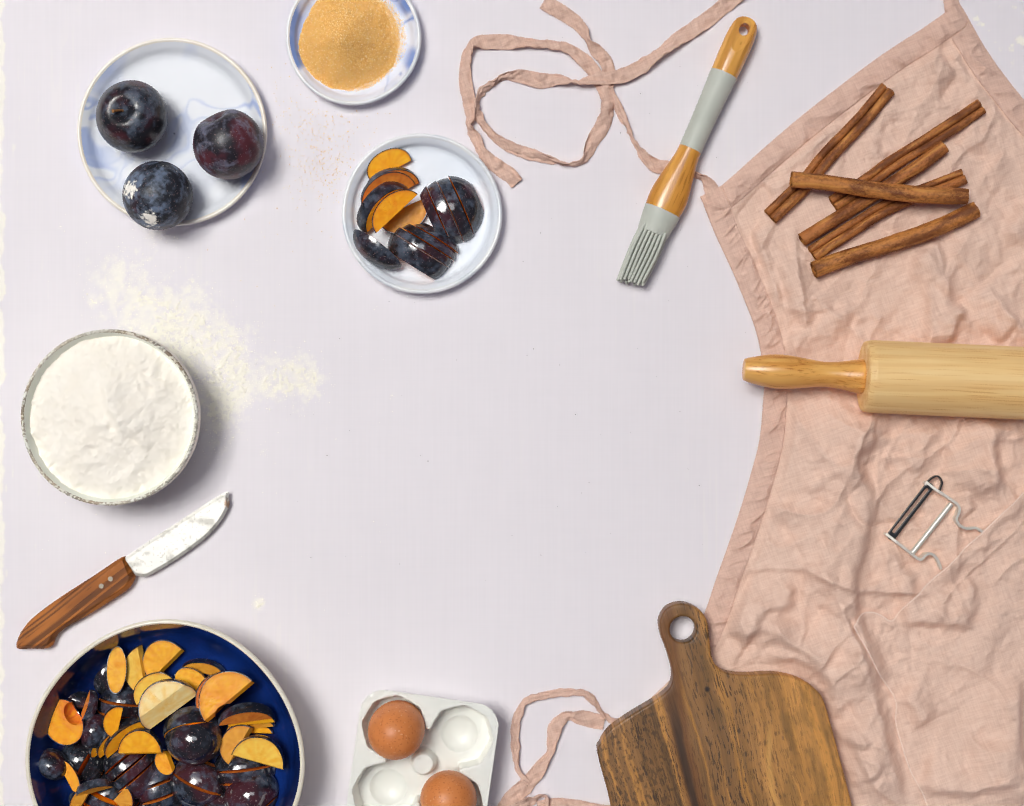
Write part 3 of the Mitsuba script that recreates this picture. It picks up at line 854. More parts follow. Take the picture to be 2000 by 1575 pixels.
def stitches(line, off, gap, length, key):
    """Short thread stitches that follow an edge at a distance."""
    o = line.parallel_offset(off[0] * S, off[1])
    vs = []
    for q in np.arange(0, o.length - length, gap):
        a, b = np.array(o.interpolate(q).coords[0]), np.array(o.interpolate(q + length).coords[0])
        if apron_poly.contains(Point(a)) and not board_poly.contains(Point(a)):
            vs.append((a, b))
    if not vs:
        return
    pts = np.array(vs).reshape(-1, 2)
    z = panel_h(pts) + 0.0009
    p3 = np.column_stack([pts, z]).reshape(-1, 2, 3)
    mid, half = p3.mean(1), (p3[:, 1] - p3[:, 0]) / 2
    side = np.cross(half, [0, 0, 1.0])
    side /= np.linalg.norm(side, axis=1, keepdims=True)
    v = mid[:, None] + OCTA[None, :, :1] * half[:, None] + OCTA[None, :, 1:2] * side[:, None] * 0.00022 + OCTA[None, :, 2:] * np.array([0, 0, 0.0003])
    f = OCTA_F[None] + (np.arange(len(v)) * 6)[:, None, None]
    put(key, (v.reshape(-1, 3), f.reshape(-1, 3)), 'sewing_thread')
    labels[key] = {'label': 'row of pale stitches along the seam', 'kind': 'stuff'}


stitches(LineString(PA(left[:-24], ZC)), (41, 'left'), 0.0022, 0.0016, 'apron__stitching')
stitches(lT, (42, 'right'), 0.0022, 0.0016, 'apron__stitching_001')
stitches(LineString(PA(np.array(EDGE_R[4:], float), ZC)), (46, 'right'), 0.0022, 0.0016, 'apron__stitching_002')

# ------------------------------------------------------------------ plates, bowls and what they hold
def wob(amp, seed, modes=(2, 3, 5)):
    r = np.random.default_rng(seed)
    ph, am = r.uniform(0, 2 * np.pi, len(modes)), r.uniform(0.5, 1, len(modes))
    return lambda th: 1 + amp * sum(a * np.cos(m * th + q) / m for a, m, q in zip(am, modes, ph))


def dish(name, centre, floor_z, rim_r, rim_z, wall, floor_r, rim_w, body, rim, wobble, seed, n=220, foot=0.55, rimk=True):
    """A hand-made dish: body glaze and a separate rim band; wall: width of the sloping wall."""
    t = rim_w
    inner = smooth_profile([(0.0006, floor_z), (floor_r * 0.6, floor_z), (floor_r * 0.93, floor_z + 0.0002), (floor_r + wall * 0.22, floor_z + 0.0016), (rim_r - t - wall * 0.28, floor_z + (rim_z - floor_z) * 0.60), (rim_r - t, rim_z - 0.0008)], 40)
    lip = smooth_profile([(rim_r - t, rim_z - 0.0008), (rim_r - t * 0.75, rim_z - 0.0001), (rim_r - t * 0.45, rim_z + 0.0002), (rim_r - t * 0.12, rim_z - 0.0004), (rim_r, rim_z - 0.0018)], 10)
    outer = smooth_profile([(rim_r, rim_z - 0.0018), (rim_r - wall * 0.35, floor_z + (rim_z - floor_z) * 0.35), (floor_r + wall * 0.05, 0.0016), (floor_r * 0.9, 0.0002), (0.0006, 0.0002)], 24)
    zw = lambda th, r: 0.0006 * np.cos(2 * th + seed) * np.clip(r / rim_r, 0, 1) ** 4 + 0.00045 * np.cos(5 * th + 2 * seed) * np.clip(r / rim_r, 0, 1) ** 6
    for part, prof, m in (('body', np.vstack([outer, inner]), body), ('rim', lip, rim)):
        if part == 'body':
            for q, pr in (('inside', inner), ('underside', outer)):
                put(f'{name}__{q}', place(lathe(pr, n, wobble, zw), None, (centre[0], centre[1], 0)), m, True)
        else:
            put(f'{name}__rim', place(lathe(prof, n, wobble, zw), None, (centre[0], centre[1], 0)), m, True)


dish('marbled_plate', c1, 0.0052, px(185, .015), 0.0150, 0.0150, px(146), 0.0034, 'marble_glaze', 'cream_glaze', wob(0.012, 3), 1.0)
tag('marbled_plate', 'white plate with blue marbling holding three whole plums', 'plate')
dish('sugar_plate', c2, 0.0050, px(133, .014), 0.0140, 0.0120, px(103), 0.0032, 'blue_marble_glaze', 'pale_rim_glaze', wob(0.013, 8), 2.0)
tag('sugar_plate', 'small blue marbled plate under the heap of brown sugar', 'plate')
c3 = P(823.5, 417, 0.014)
dish('pale_plate', c3, 0.0050, px(157, .015), 0.0150, 0.0135, px(124), 0.0036, 'pale_glaze', 'pale_rim_glaze', wob(0.014, 12), 4.0)
tag('pale_plate', 'pale blue white plate holding sliced plum halves', 'plate')


# whole plums
def whole_plum(name, cx, cy, r_px, z0, axis, squash, bsdf, label, seed, stem=False):
    ico = trimesh.creation.icosphere(subdivisions=6)
    d = ico.vertices
    th = np.arccos(np.clip(d[:, 2], -1, 1))
    ph = np.arctan2(d[:, 1], d[:, 0])
    r = 1 - 0.30 * np.exp(-(th / 0.30) ** 2) + 0.02 * np.exp(-((th - 0.62) / 0.25) ** 2) - 0.05 * np.exp(-((np.pi - th) / 0.22) ** 2)
    r -= 0.022 * np.exp(-(ph / 0.16) ** 2) * np.sin(th) ** 0.5
    r += 0.03 * (meshkit.fbm(d * 1.6 + seed, 2, seed) - 0.5)
    v = d * r[:, None] * np.array([1, 1, squash])
    R0 = px(r_px, z0 + 0.026)
    a = np.asarray(axis, float) / np.linalg.norm(axis)
    rot = Rotation.align_vectors([a], [[0, 0, 1]])[0].as_matrix()
    v = v @ rot.T * R0
    z = z0 - v[:, 2].min()
    c = P(cx, cy, z)
    key = numbered(name)
    put(key + '__skin', trimesh.Trimesh(v + c, ico.faces, process=False), bsdf, True)
    if stem:
        base = c + a * R0 * 0.60 * squash
        s = np.array([-0.72, -0.28, 0.5])
        path = catmull(np.array([base, base + a * 0.0035 + s * 0.001, base + a * 0.0055 + s * 0.0035, base + a * 0.0064 + s * 0.0075]), 14)
        rad = np.interp(np.linspace(0, 1, 14), [0, 0.3, 0.8, 1], [0.0012, 0.0008, 0.0010, 0.0015])
        q = np.linspace(0, 2 * np.pi, 10, endpoint=False)
        tan = np.gradient(path, axis=0)
        tan /= np.linalg.norm(tan, axis=1, keepdims=True)
        e1 = np.cross(tan, [0.3, 0.9, 0.1])
        e1 /= np.linalg.norm(e1, axis=1, keepdims=True)
        e2 = np.cross(tan, e1)
        rings = path[:, None] + rad[:, None, None] * (np.cos(q)[None, :, None] * e1[:, None] + np.sin(q)[None, :, None] * e2[:, None])
        put(key + '__stem', loft(rings), 'stem_brown', True)
    tag(key, label, 'plum')
    return key


whole_plum('plum', 258, 228, 70.5, 0.0053, (-0.18, 0.10, 1.0), 0.90, 'plum_skin', 'black whole plum showing its stem hollow, upper left on the marbled plate', 3, True)
whole_plum('plum', 446, 283, 69, 0.0058, (-0.40, 0.86, 0.42), 0.97, 'red_plum_skin', 'purple red whole plum with grey bloom at the right rim of the marbled plate', 21)
whole_plum('plum', 308, 382, 68, 0.0056, (0.30, -0.35, -0.9), 0.97, 'floured_plum_skin', 'flour dusted blue black whole plum at the lower rim of the marbled plate', 34)

# brown sugar
SUG = P(676, 78, 0.010)
rng = np.random.default_rng(5)


def sugar_h(xy):
    d = xy - SUG[:2]
    ang = np.arctan2(d[:, 1], d[:, 0])
    r = np.linalg.norm(d, axis=1) / (px(97) * (1 + 0.035 * np.cos(3 * ang + 1) + 0.025 * np.cos(5 * ang + 2.2)))
    r = r + 0.17 * (fb(xy, 150, 4, 3) - 0.5)
    h = 0.0390 * np.clip(1 - np.sqrt(r * r + 0.010), 0, 1) ** 1.15 + 0.0022 * (fb(xy, 120, 3, 7) - 0.5) * np.clip(1 - r, 0, 1)
    return 0.0050 + h + 0.0005 * (fb(xy, 900, 2, 4) - 0.5)


def sugar_tone(n, rng, pale=0.0):
    t = rng.random(n)[:, None]
    a, b, w = np.array(lin(222, 164, 78)), np.array(lin(248, 206, 124)), np.array(lin(253, 236, 196))
    c = a * (1 - t) + b * t
    k = (rng.random(n) < 0.10 + pale)[:, None] * rng.uniform(0.4, 1, n)[:, None]
    return c * (1 - k) + w * k


circ = Point(SUG[0], SUG[1]).buffer(px(103), 64)
heap = sheet(circ, 0.0006, sugar_h, 0.0005)
hc = sugar_tone(len(heap.vertices), rng)
n = 16000
a, r = rng.uniform(0, 2 * np.pi, n), px(101) * np.sqrt(rng.random(n))
xy = SUG[:2] + np.stack([np.cos(a), np.sin(a)], 1) * r[:, None]
g1 = grains(np.column_stack([xy, sugar_h(xy) + 0.0001]), np.full(n, 0.00046), rng, True)
gc1 = np.repeat(sugar_tone(n, rng), 8, 0)
n = 9000                                                     # loose crystals round the heap, on the plate
a, r = rng.uniform(0, 2 * np.pi, n), px(92) + np.abs(rng.normal(0, px(15), n))
xy = SUG[:2] + np.stack([np.cos(a), np.sin(a)], 1) * r[:, None]
rr = np.linalg.norm(xy - c2[:2], axis=1)
xy = xy[rr < px(126)]
rr = np.linalg.norm(xy - c2[:2], axis=1)
zz = 0.0052 + np.clip((rr - px(108)) / px(20), 0, 1) ** 1.4 * 0.008
g2 = grains(np.column_stack([xy, zz]), np.full(len(xy), 0.00033), rng, True)
gc2 = np.repeat(sugar_tone(len(xy), rng, 0.5), 8, 0)
m = trimesh.util.concatenate([heap, g1, g2])
put('sugar_heap', m, 'brown_sugar', False, color=np.vstack([hc, gc1, gc2]))
tag('sugar_heap', 'heap of golden brown sugar crystals on the small plate', 'sugar', None, 'stuff')
n = 620
cl = np.array([(640, 290, 44, 52), (640, 335, 30, 26), (600, 300, 34, 40), (620, 230, 50, 30), (660, 360, 40, 40), (560, 190, 40, 40), (690, 250, 40, 30), (560, 470, 90, 90)], float)
pick = rng.choice(len(cl), n, p=[.30, .22, .14, .10, .08, .06, .05, .05])
pp = np.stack([rng.normal(cl[pick, 0], cl[pick, 2]), rng.normal(cl[pick, 1], cl[pick, 3])], 1)
pp = pp[np.linalg.norm(pp - [823, 417], axis=1) > 163]
pp = pp[np.linalg.norm(pp - [690, 73], axis=1) > 140]
pp = pp[np.linalg.norm(pp - [336, 258], axis=1) > 192]
g = grains(np.column_stack([PA(pp), np.full(len(pp), 0.0003)]), rng.uniform(0.00026, 0.00042, len(pp)), rng, True)
put('spilled_sugar', g, 'brown_sugar', False, color=np.repeat(sugar_tone(len(pp), rng, 0.35) * 0.92, 8, 0))
tag('spilled_sugar', 'scattered brown sugar crystals on the table between the plates', 'sugar', None, 'stuff')


# cut plums
def plum_body(radii, k, seed):
    r = np.random.default_rng(seed)
    ph = r.uniform(0, 6.28, 4)

    def warp(v):
        v = np.asarray(v)
        s = 1 + 0.025 * np.sin(3 * v[:, 0] + ph[0]) * np.cos(2 * v[:, 1] + ph[1]) + 0.02 * np.sin(4 * v[:, 2] + 2 * v[:, 1] + ph[2])
        return v * s[:, None]
    return Manifold.sphere(1.0, 80).warp_batch(warp).scale(tuple(float(x) * k for x in radii))


TONES = {'amber': (lin(250, 184, 40), lin(238, 150, 22)), 'orange': (lin(250, 176, 36), lin(240, 142, 24)), 'pale': (lin(250, 206, 90), lin(242, 174, 48)),
         'cream': (lin(253, 230, 166), lin(247, 198, 104)), 'dim': (lin(228, 162, 58), lin(210, 134, 40)), 'rust': (lin(222, 138, 56), lin(190, 98, 40))}


def piece(name, label, at, radii, cuts, rot=0, tilt=(0, 0), tone='amber', pit=None, seed=1, group=None, fixed=None, cat='plum slice'):
    """A piece of plum: an ellipsoid (radii in px) cut by planes ((normal), offset px), turned by tilt and rot, its box centred on the pixel at[:2], its lowest point at height at[2]."""
    u = px(1.0, at[2] + 0.015)
    rad = np.array(radii, float) * u
    out, inn = plum_body(rad, 1.0, seed), plum_body(rad, 1.0 - 0.00055 / rad.mean(), seed)
    skin = out - inn
    for nrm, off in cuts:
        nv = np.array(nrm, float)
        nv /= np.linalg.norm(nv)
        skin, inn = (b.trim_by_plane(tuple(nv.tolist()), float(off * u)) for b in (skin, inn))
    if pit is not None:
        hole = Manifold.sphere(1.0, 32).scale(tuple(float(x * u) for x in pit[1])).translate(tuple(float(x * u) for x in pit[0]))
        inn, skin = inn - hole, skin - hole
    inn = inn.refine_to_length(0.0016)
    Rm = (Rotation.from_euler('z', rot, degrees=True) * Rotation.from_euler('xy', tilt, degrees=True)).as_matrix()
    fm = inn.to_mesh()
    fv, ff = np.array(fm.vert_properties[:, :3], float), np.array(fm.tri_verts)
    e = np.linalg.norm(fv / rad, axis=1)
    a, b = np.array(TONES[tone][0]), np.array(TONES[tone][1])
    g = meshkit.fbm(fv / u / 11.0 + seed, 4, seed)[:, None]
    ang = np.arctan2(fv[:, 1], fv[:, 0])
    streak = meshkit.noise(np.column_stack([ang * 9, e * 1.5, np.full(len(e), seed)]), seed)[:, None]
    col = a + (b - a) * np.clip(0.25 + 1.6 * (g - 0.42) + 0.75 * (streak - 0.5) + 0.25 * (0.6 - e[:, None]), 0, 1)
    edge = np.clip((e - 0.80) / 0.19, 0, 1)[:, None] ** 2.2
    col = col * (1 - 0.55 * edge) + np.array(lin(176, 72, 40)) * 0.55 * edge
    if pit is not None:
        dp = np.linalg.norm((fv - np.array(pit[0]) * u) / (np.array(pit[1]) * u), axis=1)
        heart = (np.clip(1.8 - dp, 0, 0.8) / 0.8)[:, None] * (0.35 + 0.65 * streak)
        col = col * (1 - 0.75 * heart) + np.array(lin(216, 74, 52)) * 0.75 * heart
    fv = fv @ Rm.T
    sm = skin.to_mesh()
    sv, sf = np.array(sm.vert_properties[:, :3], float) @ Rm.T, np.array(sm.tri_verts)
    allv = np.vstack([fv, sv])
    if fixed is None:
        lo, hi = allv.min(0), allv.max(0)
        top_z = at[2] + (hi[2] - lo[2])
        c = P(at[0], at[1], at[2] + (hi[2] - lo[2]) * 0.6)
        shift = np.array([c[0] - (lo[0] + hi[0]) / 2, c[1] - (lo[1] + hi[1]) / 2, at[2] - lo[2]])
    else:
        shift = fixed
    key = numbered(name)
    put(key + '__flesh', (fv + shift, ff), 'plum_flesh', False, color=np.clip(col, 0, 1))
    put(key + '__skin', (sv + shift, sf), 'wet_plum_skin', 32)
    tag(key, label, cat, group)
    return key


def cut_half(name, at, radii, rot, cuts, labels_, gap=1.5, lean=3.0, tone='rust', seed=1, group=None, flat=0.0, ends=None, slide=None):
    """A plum half, skin up, cut into upright slices at the local x of cuts (px); each slice its own thing."""
    u = px(1.0, at[2] + 0.02)
    c = P(at[0], at[1], at[2] + radii[2] * u * 0.6)
    rs = np.random.default_rng(seed + 900)
    if ends is None:
        ends, gap, lean, slide = (-radii[0] * rs.uniform(0.72, 0.98), radii[0] * rs.uniform(0.72, 0.98)), gap * 1.5, lean * 1.6, slide if slide is not None else rs.uniform(-4.5, 4.5, len(cuts) + 1)
        radii = (radii[0] * 1.07, radii[1] * 1.07, radii[2] * 0.90)
    lo, hi = ends
    edges = [lo, *cuts, hi]
    Rz = Rotation.from_euler('z', rot, degrees=True).as_matrix()
    mid = (len(edges) - 2) / 2
    for i in range(len(edges) - 1):
        x0, x1 = edges[i], edges[i + 1]
        k = i - mid
        off = np.array([k * gap * u, (slide[i] if slide is not None else 0) * u, 0])
        shift = Rz @ off + np.array([c[0], c[1], at[2] + 0.0003 * abs(k)])
        piece(name, labels_[i], at, radii, [((0, 0, 1), flat), ((1, 0, 0), x0), ((-1, 0, 0), -x1)], rot=rot, tilt=(0, k * lean), tone=tone, seed=seed, group=group, fixed=shift)


G = 'plum slices on the pale plate'
N = 'plum_slice'
zf = 0.0056
piece(N, 'bare orange plum slice at the top of the pale plate', (760, 322, zf), (47, 36, 50), [((0, 1, 0), -6), ((0, 0, 1), -7), ((0, 0, -1), -7)], 28, (12, 0), 'amber', seed=2, group=G)
piece(N, 'rust edged plum slice behind the skin-side half on the pale plate', (765, 362, zf), (56, 48, 52), [((0, 1, 0), -4), ((0, 0, 1), -6), ((0, 0, -1), -6)], 22, (38, 0), 'rust', seed=3, group=G)
piece(N, 'second dark rimmed slice tucked against the leaning plum half', (757, 376, zf + .002), (58, 52, 52), [((0, 1, 0), -4), ((0, 0, 1), -5), ((0, 0, -1), -5)], 32, (34, 0), 'rust', seed=4, group=G)
piece(N, 'round ended amber slice under the bright one on the pale plate', (788, 423, zf), (50, 38, 48), [((0, 1, 0), -10), ((0, 0, 1), -6), ((0, 0, -1), -6)], 205, (0, 0), 'dim', seed=5, group=G)
piece(N, 'thick skin-side plum wedge leaning on the left of the pale plate', (746, 402, zf + .002), (62, 52, 48), [((0, 1, 0), 4), ((0, 0, 1), -14), ((0, 0, -1), -14)], 45, (58, 0), 'orange', seed=6, group=G)
piece(N, 'bright orange half moon slice on top of the leaning wedge', (771, 413, zf + .020), (57, 43, 52), [((0, 1, 0), 4), ((0, 0, 1), -5), ((0, 0, -1), -5)], 43, (14, 0), 'orange', seed=7, group=G)
cut_half(N, (879, 408, zf), (64, 65, 50), 24, [-22, -2, 20], ['cut edge slice of the right hand plum half on the pale plate', 'wine red second slice of the right hand plum half',
         'third slice of the right hand plum half with a red cut line', 'rounded end slice of the right hand plum half by the plate rim'], 1.8, 2.6, 'rust', 11, G, 0.0, (-40, 56), [3, 0, -2, 2])
cut_half(N, (823, 489, zf), (58, 66, 48), 58, [2, 17, 32], ['broad glossy front slice of the lower plum half on the pale plate', 'narrow second slice of the lower plum half', 'third slice of the lower plum half showing an orange edge',
         'dark back slice of the lower plum half'], 1.3, 2.5, 'rust', 12, G, 0.0, (-32, 48), [4, 2, -3, -10])
piece(N, 'lone skin-side plum wedge on the lower left of the pale plate', (736, 487, zf), (60, 40, 40), [((0, 1, 0), 10), ((0, 0, 1), -20)], 143, (18, 0), 'dim', seed=13, group=G)

# flour bowl
cb = P(213, 816, 0.054)
rb = px(173, 0.054)
inner = smooth_profile([(0.0006, 0.006), (0.035, 0.007), (0.052, 0.015), (rb - 0.0085, 0.034), (rb - 0.0026, 0.0530)], 40)
lip = smooth_profile([(rb - 0.0026, 0.0530), (rb - 0.0020, 0.0538), (rb - 0.0012, 0.0540), (rb - 0.0002, 0.0532), (rb, 0.0518)], 10)
outer = smooth_profile([(rb, 0.0518), (rb - 0.0045, 0.033), (0.050, 0.013), (0.033, 0.005), (0.031, 0.0003), (0.0006, 0.0003)], 30)
w8 = wob(0.008, 31)
zw = lambda th, r: 0.0007 * np.cos(2 * th + 1) * np.clip(r / rb, 0, 1) ** 5
for q, pr, mt in (('inside', inner, 'speckled_glaze'), ('outside', outer, 'speckled_glaze'), ('rim', lip, 'speckled_rim')):
    put(f'flour_bowl__{q}', place(lathe(pr, 220, w8, zw), None, (cb[0], cb[1], 0)), mt, True)
labels['flour_bowl__rim'] = {'label': 'rim with worn dark brown speckles'}
tag('flour_bowl', 'pale stoneware bowl with a brown speckled rim full of white flour', 'bowl')
cf = P(214.5, 815, 0.046)


def flour_h(xy):
    d = xy - cf[:2]
    r = np.linalg.norm(d, axis=1) / px(166)
    w = np.stack([fb(xy, 60, 3, 15) - 0.5, fb(xy, 60, 3, 16) - 0.5], 1)
    q = xy + 0.010 * w
    h = 0.0455 + 0.0090 * np.exp(-(r / 0.7) ** 2) - 0.003 * r ** 4
    h += 0.0050 * (fb(q, 55, 3, 11) - 0.5) + (0.0024 + 0.0036 * np.clip((fb(xy, 40, 2, 18) - 0.4) * 4, 0, 1)) * (fb(q, 170, 3, 12) - 0.5) + 0.0012 * (0.25 - np.abs(nz(q, 260, 13) - 0.5)) + 0.0017 * (fb(xy, 560, 3, 14) - 0.5)
    for pts, mm, wl, wr in (([(228, 730), (240, 770), (248, 800), (264, 822), (272, 856)], 6.0, 8, 40), ([(325, 740), (332, 770), (330, 790)], 2.6, 8, 26), ([(280, 830), (300, 850), (310, 880)], 2.6, 10, 26),
                             ([(200, 830), (230, 826), (250, 836)], 2.0, 8, 20), ([(260, 700), (300, 715), (330, 735)], 1.8, 9, 24), ([(150, 880), (190, 900), (230, 896)], 1.6, 10, 24), ([(300, 900), (270, 930), (220, 940)], 1.8, 10, 24)):
        dd, t = poly_dist(xy + 0.004 * w, pts)
        dd = -dd / S
        e = np.clip(t / 0.25, 0, 1) * np.clip((1 - t) / 0.25, 0, 1)
        h += e * mm * 0.001 * 1.0 * np.exp(-(dd / np.where(dd < 0, wr, wl)) ** 2)
    return h


put('flour', sheet(Point(cf[0], cf[1]).buffer(px(165.5), 90), 0.0009, flour_h, 0.012), 'flour_white', True)
tag('flour', 'heaped white wheat flour filling the speckled bowl', 'flour', None, 'stuff')

# spilled flour
def spill_density(xy):
    pxl = np.stack([xy[:, 0] / S + 1000, 787.5 - xy[:, 1] / S], 1)
    d = np.zeros(len(xy))
    for x, y, s, a in SPILL:
        d += a * np.exp(-((pxl[:, 0] - x) ** 2 + (pxl[:, 1] - y) ** 2) / (2 * s * s))
    return np.minimum(d, 0.95)


def spill_h(xy):
    d = spill_density(xy)
    k = 0.62 * fb(xy, 420, 4, 51) + 0.38 * fb(xy, 90, 3, 52)
    return 0.0030 * (d * 0.36 + k * 1.0 - 0.845)


step = 0.00055
lo, hi = PA([(90, 1215)])[0], PA([(700, 425)])[0]
xs, ys = np.arange(lo[0], hi[0], step), np.arange(lo[1], hi[1], step)
X, Y = np.meshgrid(xs, ys)
v = np.stack([X.ravel(), Y.ravel()], 1) + np.random.default_rng(3).uniform(-0.3, 0.3, (X.size, 2)) * step
hz = spill_h(v)
i, j = np.meshgrid(np.arange(len(ys) - 1), np.arange(len(xs) - 1), indexing='ij')
a = (i * len(xs) + j).ravel()
f = np.vstack([np.stack([a, a + 1, a + len(xs) + 1], 1), np.stack([a, a + len(xs) + 1, a + len(xs)], 1)])
f = f[(hz[f] > 0).all(1)]
used, inv = np.unique(f, return_inverse=True)
sp = trimesh.Trimesh(np.column_stack([v, np.clip(hz, 0, 0.0008) + 0.0003])[used], inv.reshape(-1, 3), process=False)
rng = np.random.default_rng(17)
n = 60000
cand = np.stack([rng.uniform(40, 800, n), rng.uniform(420, 1240, n)], 1)
dens = spill_density(PA(cand))
keep = rng.random(n) < 0.05 * 0 + dens ** 1.3 * 0.50 * (0.3 + 1.2 * fb(PA(cand), 200, 3, 60)) + 0.0022
cand = cand[keep]
g = grains(np.column_stack([PA(cand), np.full(len(cand), 0.0003)]), rng.uniform(0.00018, 0.0005, len(cand)) * np.where(rng.random(len(cand)) < 0.02, 2.2, 1.0), rng, False, 0.6)
put('spilled_flour', trimesh.util.concatenate([sp, g]), 'spilled_flour_white', False)
tag('spilled_flour', 'loose drift of creamy flour spilled on the table beside the bowl', 'flour', None, 'stuff')
n = 100
pp = np.stack([rng.uniform(560, 1480, n), rng.uniform(20, 1150, n)], 1)
pp = pp[~shapely.contains_xy(Polygon(outline_px), pp[:, 0], pp[:, 1])]
pp = pp[np.linalg.norm(pp - [823, 417], axis=1) > 165]
put('crumbs', grains(np.column_stack([PA(pp), np.full(len(pp), 0.0002)]), rng.uniform(0.00016, 0.00042, len(pp)), rng, False, 0.6), 'dark_crumb')
tag('crumbs', 'few tiny dark crumbs strewn over the table', 'crumbs', None, 'stuff')

# ------------------------------------------------------------------ the blue bowl of sliced plums
cB = P(321, 1485, 0.056)
rB = px(271, 0.056)
inner = smooth_profile([(0.0006, 0.0085), (0.050, 0.0090), (0.074, 0.0125), (0.089, 0.0240), (rB - 0.0085, 0.042), (rB - 0.0034, 0.0552)], 50)
lip = smooth_profile([(rB - 0.0034, 0.0552), (rB - 0.0027, 0.0560), (rB - 0.0018, 0.0562), (rB - 0.0003, 0.0553), (rB, 0.0538)], 12)
outer = smooth_profile([(rB, 0.0538), (rB - 0.004, 0.037), (0.088, 0.018), (0.066, 0.006), (0.058, 0.0003), (0.0006, 0.0003)], 36)
wB = lambda th: 1 + 0.010 * np.cos(4 * th + 0.5) + 0.006 * np.cos(3 * th + 1.4)
zB = lambda th, r: 0.0008 * np.cos(3 * th + 1) * np.clip(r / rB, 0, 1) ** 5
for q, pr, mt in (('inside', inner, 'blue_glaze'), ('outside', outer, 'blue_bowl_rim'), ('rim', lip, 'blue_bowl_rim')):
    put(f'blue_bowl__{q}', place(lathe(pr, 240, wB, zB), None, (cB[0], cB[1], 0)), mt, True)
labels['blue_bowl__inside'] = {'label': 'glossy cobalt blue inside'}
labels['blue_bowl__rim'] = {'label': 'cream rim'}
tag('blue_bowl', 'cream rimmed bowl glazed deep blue inside and filled with cut plums', 'bowl')

G = 'plum pieces in the blue bowl'
D = lambda t, y=2, s=-0.5: [((0, 1, s), y), ((0, 0.22, 1), -t * 1.5), ((0, 0, -1), -t * 1.1)]
z1, z2, z3 = 0.0105, 0.022, 0.034
# lower layer: halves, skin up, cut into slices
cut_half(N, (232, 1384, z1), (52, 46, 58), 82, [-12, 8], ['near slice of the bloomy half plum under the pale wedges', 'middle slice of the bloomy half plum with a pink cut arc', 'far slice of the bloomy half plum touching the pale wedges'], 1.2, 3, 'rust', 41, G)
cut_half(N, (156, 1492, z1), (50, 46, 62), -28, [10], ['large left slice of the half plum with a long red cut arc', 'right slice of the half plum with a long red cut arc'], 1.6, 4, 'rust', 42, G)
cut_half(N, (252, 1508, z1 + .004), (58, 50, 66), -50, [-22, -6, 12], ['back slice of the striped glossy half plum below the flesh half moon', 'second slice of the striped glossy half plum', 'third slice of the striped glossy half plum', 'broad front slice of the striped glossy half plum'], 1.0, 2.5, 'rust', 43, G)
cut_half(N, (308, 1546, z1), (56, 46, 60), 108, [-10, 12], ['lower slice of the window lit half plum at the bowl middle', 'middle slice of the window lit half plum', 'upper slice of the window lit half plum'], 1.8, 3, 'rust', 44, G)
cut_half(N, (380, 1536, z1 + .003), (50, 56, 60), 66, [4], ['left part of the dark half plum below the wine red one', 'right part of the dark half plum below the wine red one'], 1.2, 3, 'rust', 45, G)
cut_half(N, (470, 1512, z1), (46, 58, 60), 96, [-14, 6], ['low slice of the dark half plum under the right flesh half moon', 'middle slice of the dark half plum with a thin red line', 'high slice of the dark half plum under the right flesh half moon'], 1.3, 3, 'rust', 46, G)
cut_half(N, (488, 1561, z1 + .008), (48, 52, 56), 128, [-30], ['thin outer slice of the bloom marked half plum by the right wall', 'large part of the bloom marked half plum by the right wall'], 1.0, 2, 'rust', 47, G)
cut_half(N, (200, 1566, z1), (54, 46, 56), 64, [-14, 6], ['left slice of the half plum at the lower left of the bowl', 'middle slice of the half plum at the lower left of the bowl', 'right slice of the half plum at the lower left of the bowl'], 2.0, 5, 'amber', 48, G)
cut_half(N, (412, 1592, z1), (54, 50, 58), 20, [0], ['left part of the half plum at the picture bottom', 'right part of the half plum at the picture bottom'], 1.2, 3, 'rust', 49, G)
cut_half(N, (260, 1606, z1), (54, 50, 52), 140, [-8, 12], ['first slice of the half plum cut off by the picture bottom', 'second slice of the half plum cut off by the picture bottom', 'third slice of the half plum cut off by the picture bottom'], 1.4, 3, 'rust', 50, G)
cut_half(N, (120, 1580, z1), (46, 40, 46), 100, [0], ['lower part of the half plum against the left wall of the bowl', 'upper part of the half plum against the left wall of the bowl'], 1.4, 3, 'rust', 53, G)
piece(N, 'dotted skin-side wedge behind the upright amber oval in the blue bowl', (202, 1321, z1), (38, 28, 26), [((0, 0, 1), 0)], 84, (0, 0), 'amber', seed=54, group=G)
piece(N, 'small round dark plum cap beside the orange corner', (181, 1432, z1 + .016), (34, 29, 36), [((0, 0, 1), 4)], 70, (0, 10), 'rust', seed=55, group=G)
piece(N, 'orange corner of a slice beside the small round dark cap', (221, 1411, z1 + .026), (32, 28, 40), [((0, 1, 0), -4), ((0, 0, 1), -4), ((0, 0, -1), -4)], 76, (10, -6), 'orange', seed=56, group=G)
piece(N, 'dark skinned crescent behind the orange half with the pit hollow', (150, 1367, z1 + .004), (36, 18, 24), [((0, 0, 1), -4)], -20, (8, 0), 'rust', seed=57, group=G)
piece(N, 'orange half plum with a torn pit hollow at the left wall', (127, 1409, z1 + .012), (47, 40, 34), [((0, 0, -1), -3)], 118, (-6, 4), 'orange', ((6, -26, -2), (24, 18, 24)), 58, G)
piece(N, 'rust coloured upright slice beside the torn pit hollow', (170, 1384, z1 + .010), (36, 30, 36), D(5, 2), 250, (62, 0), 'rust', seed=59, group=G)
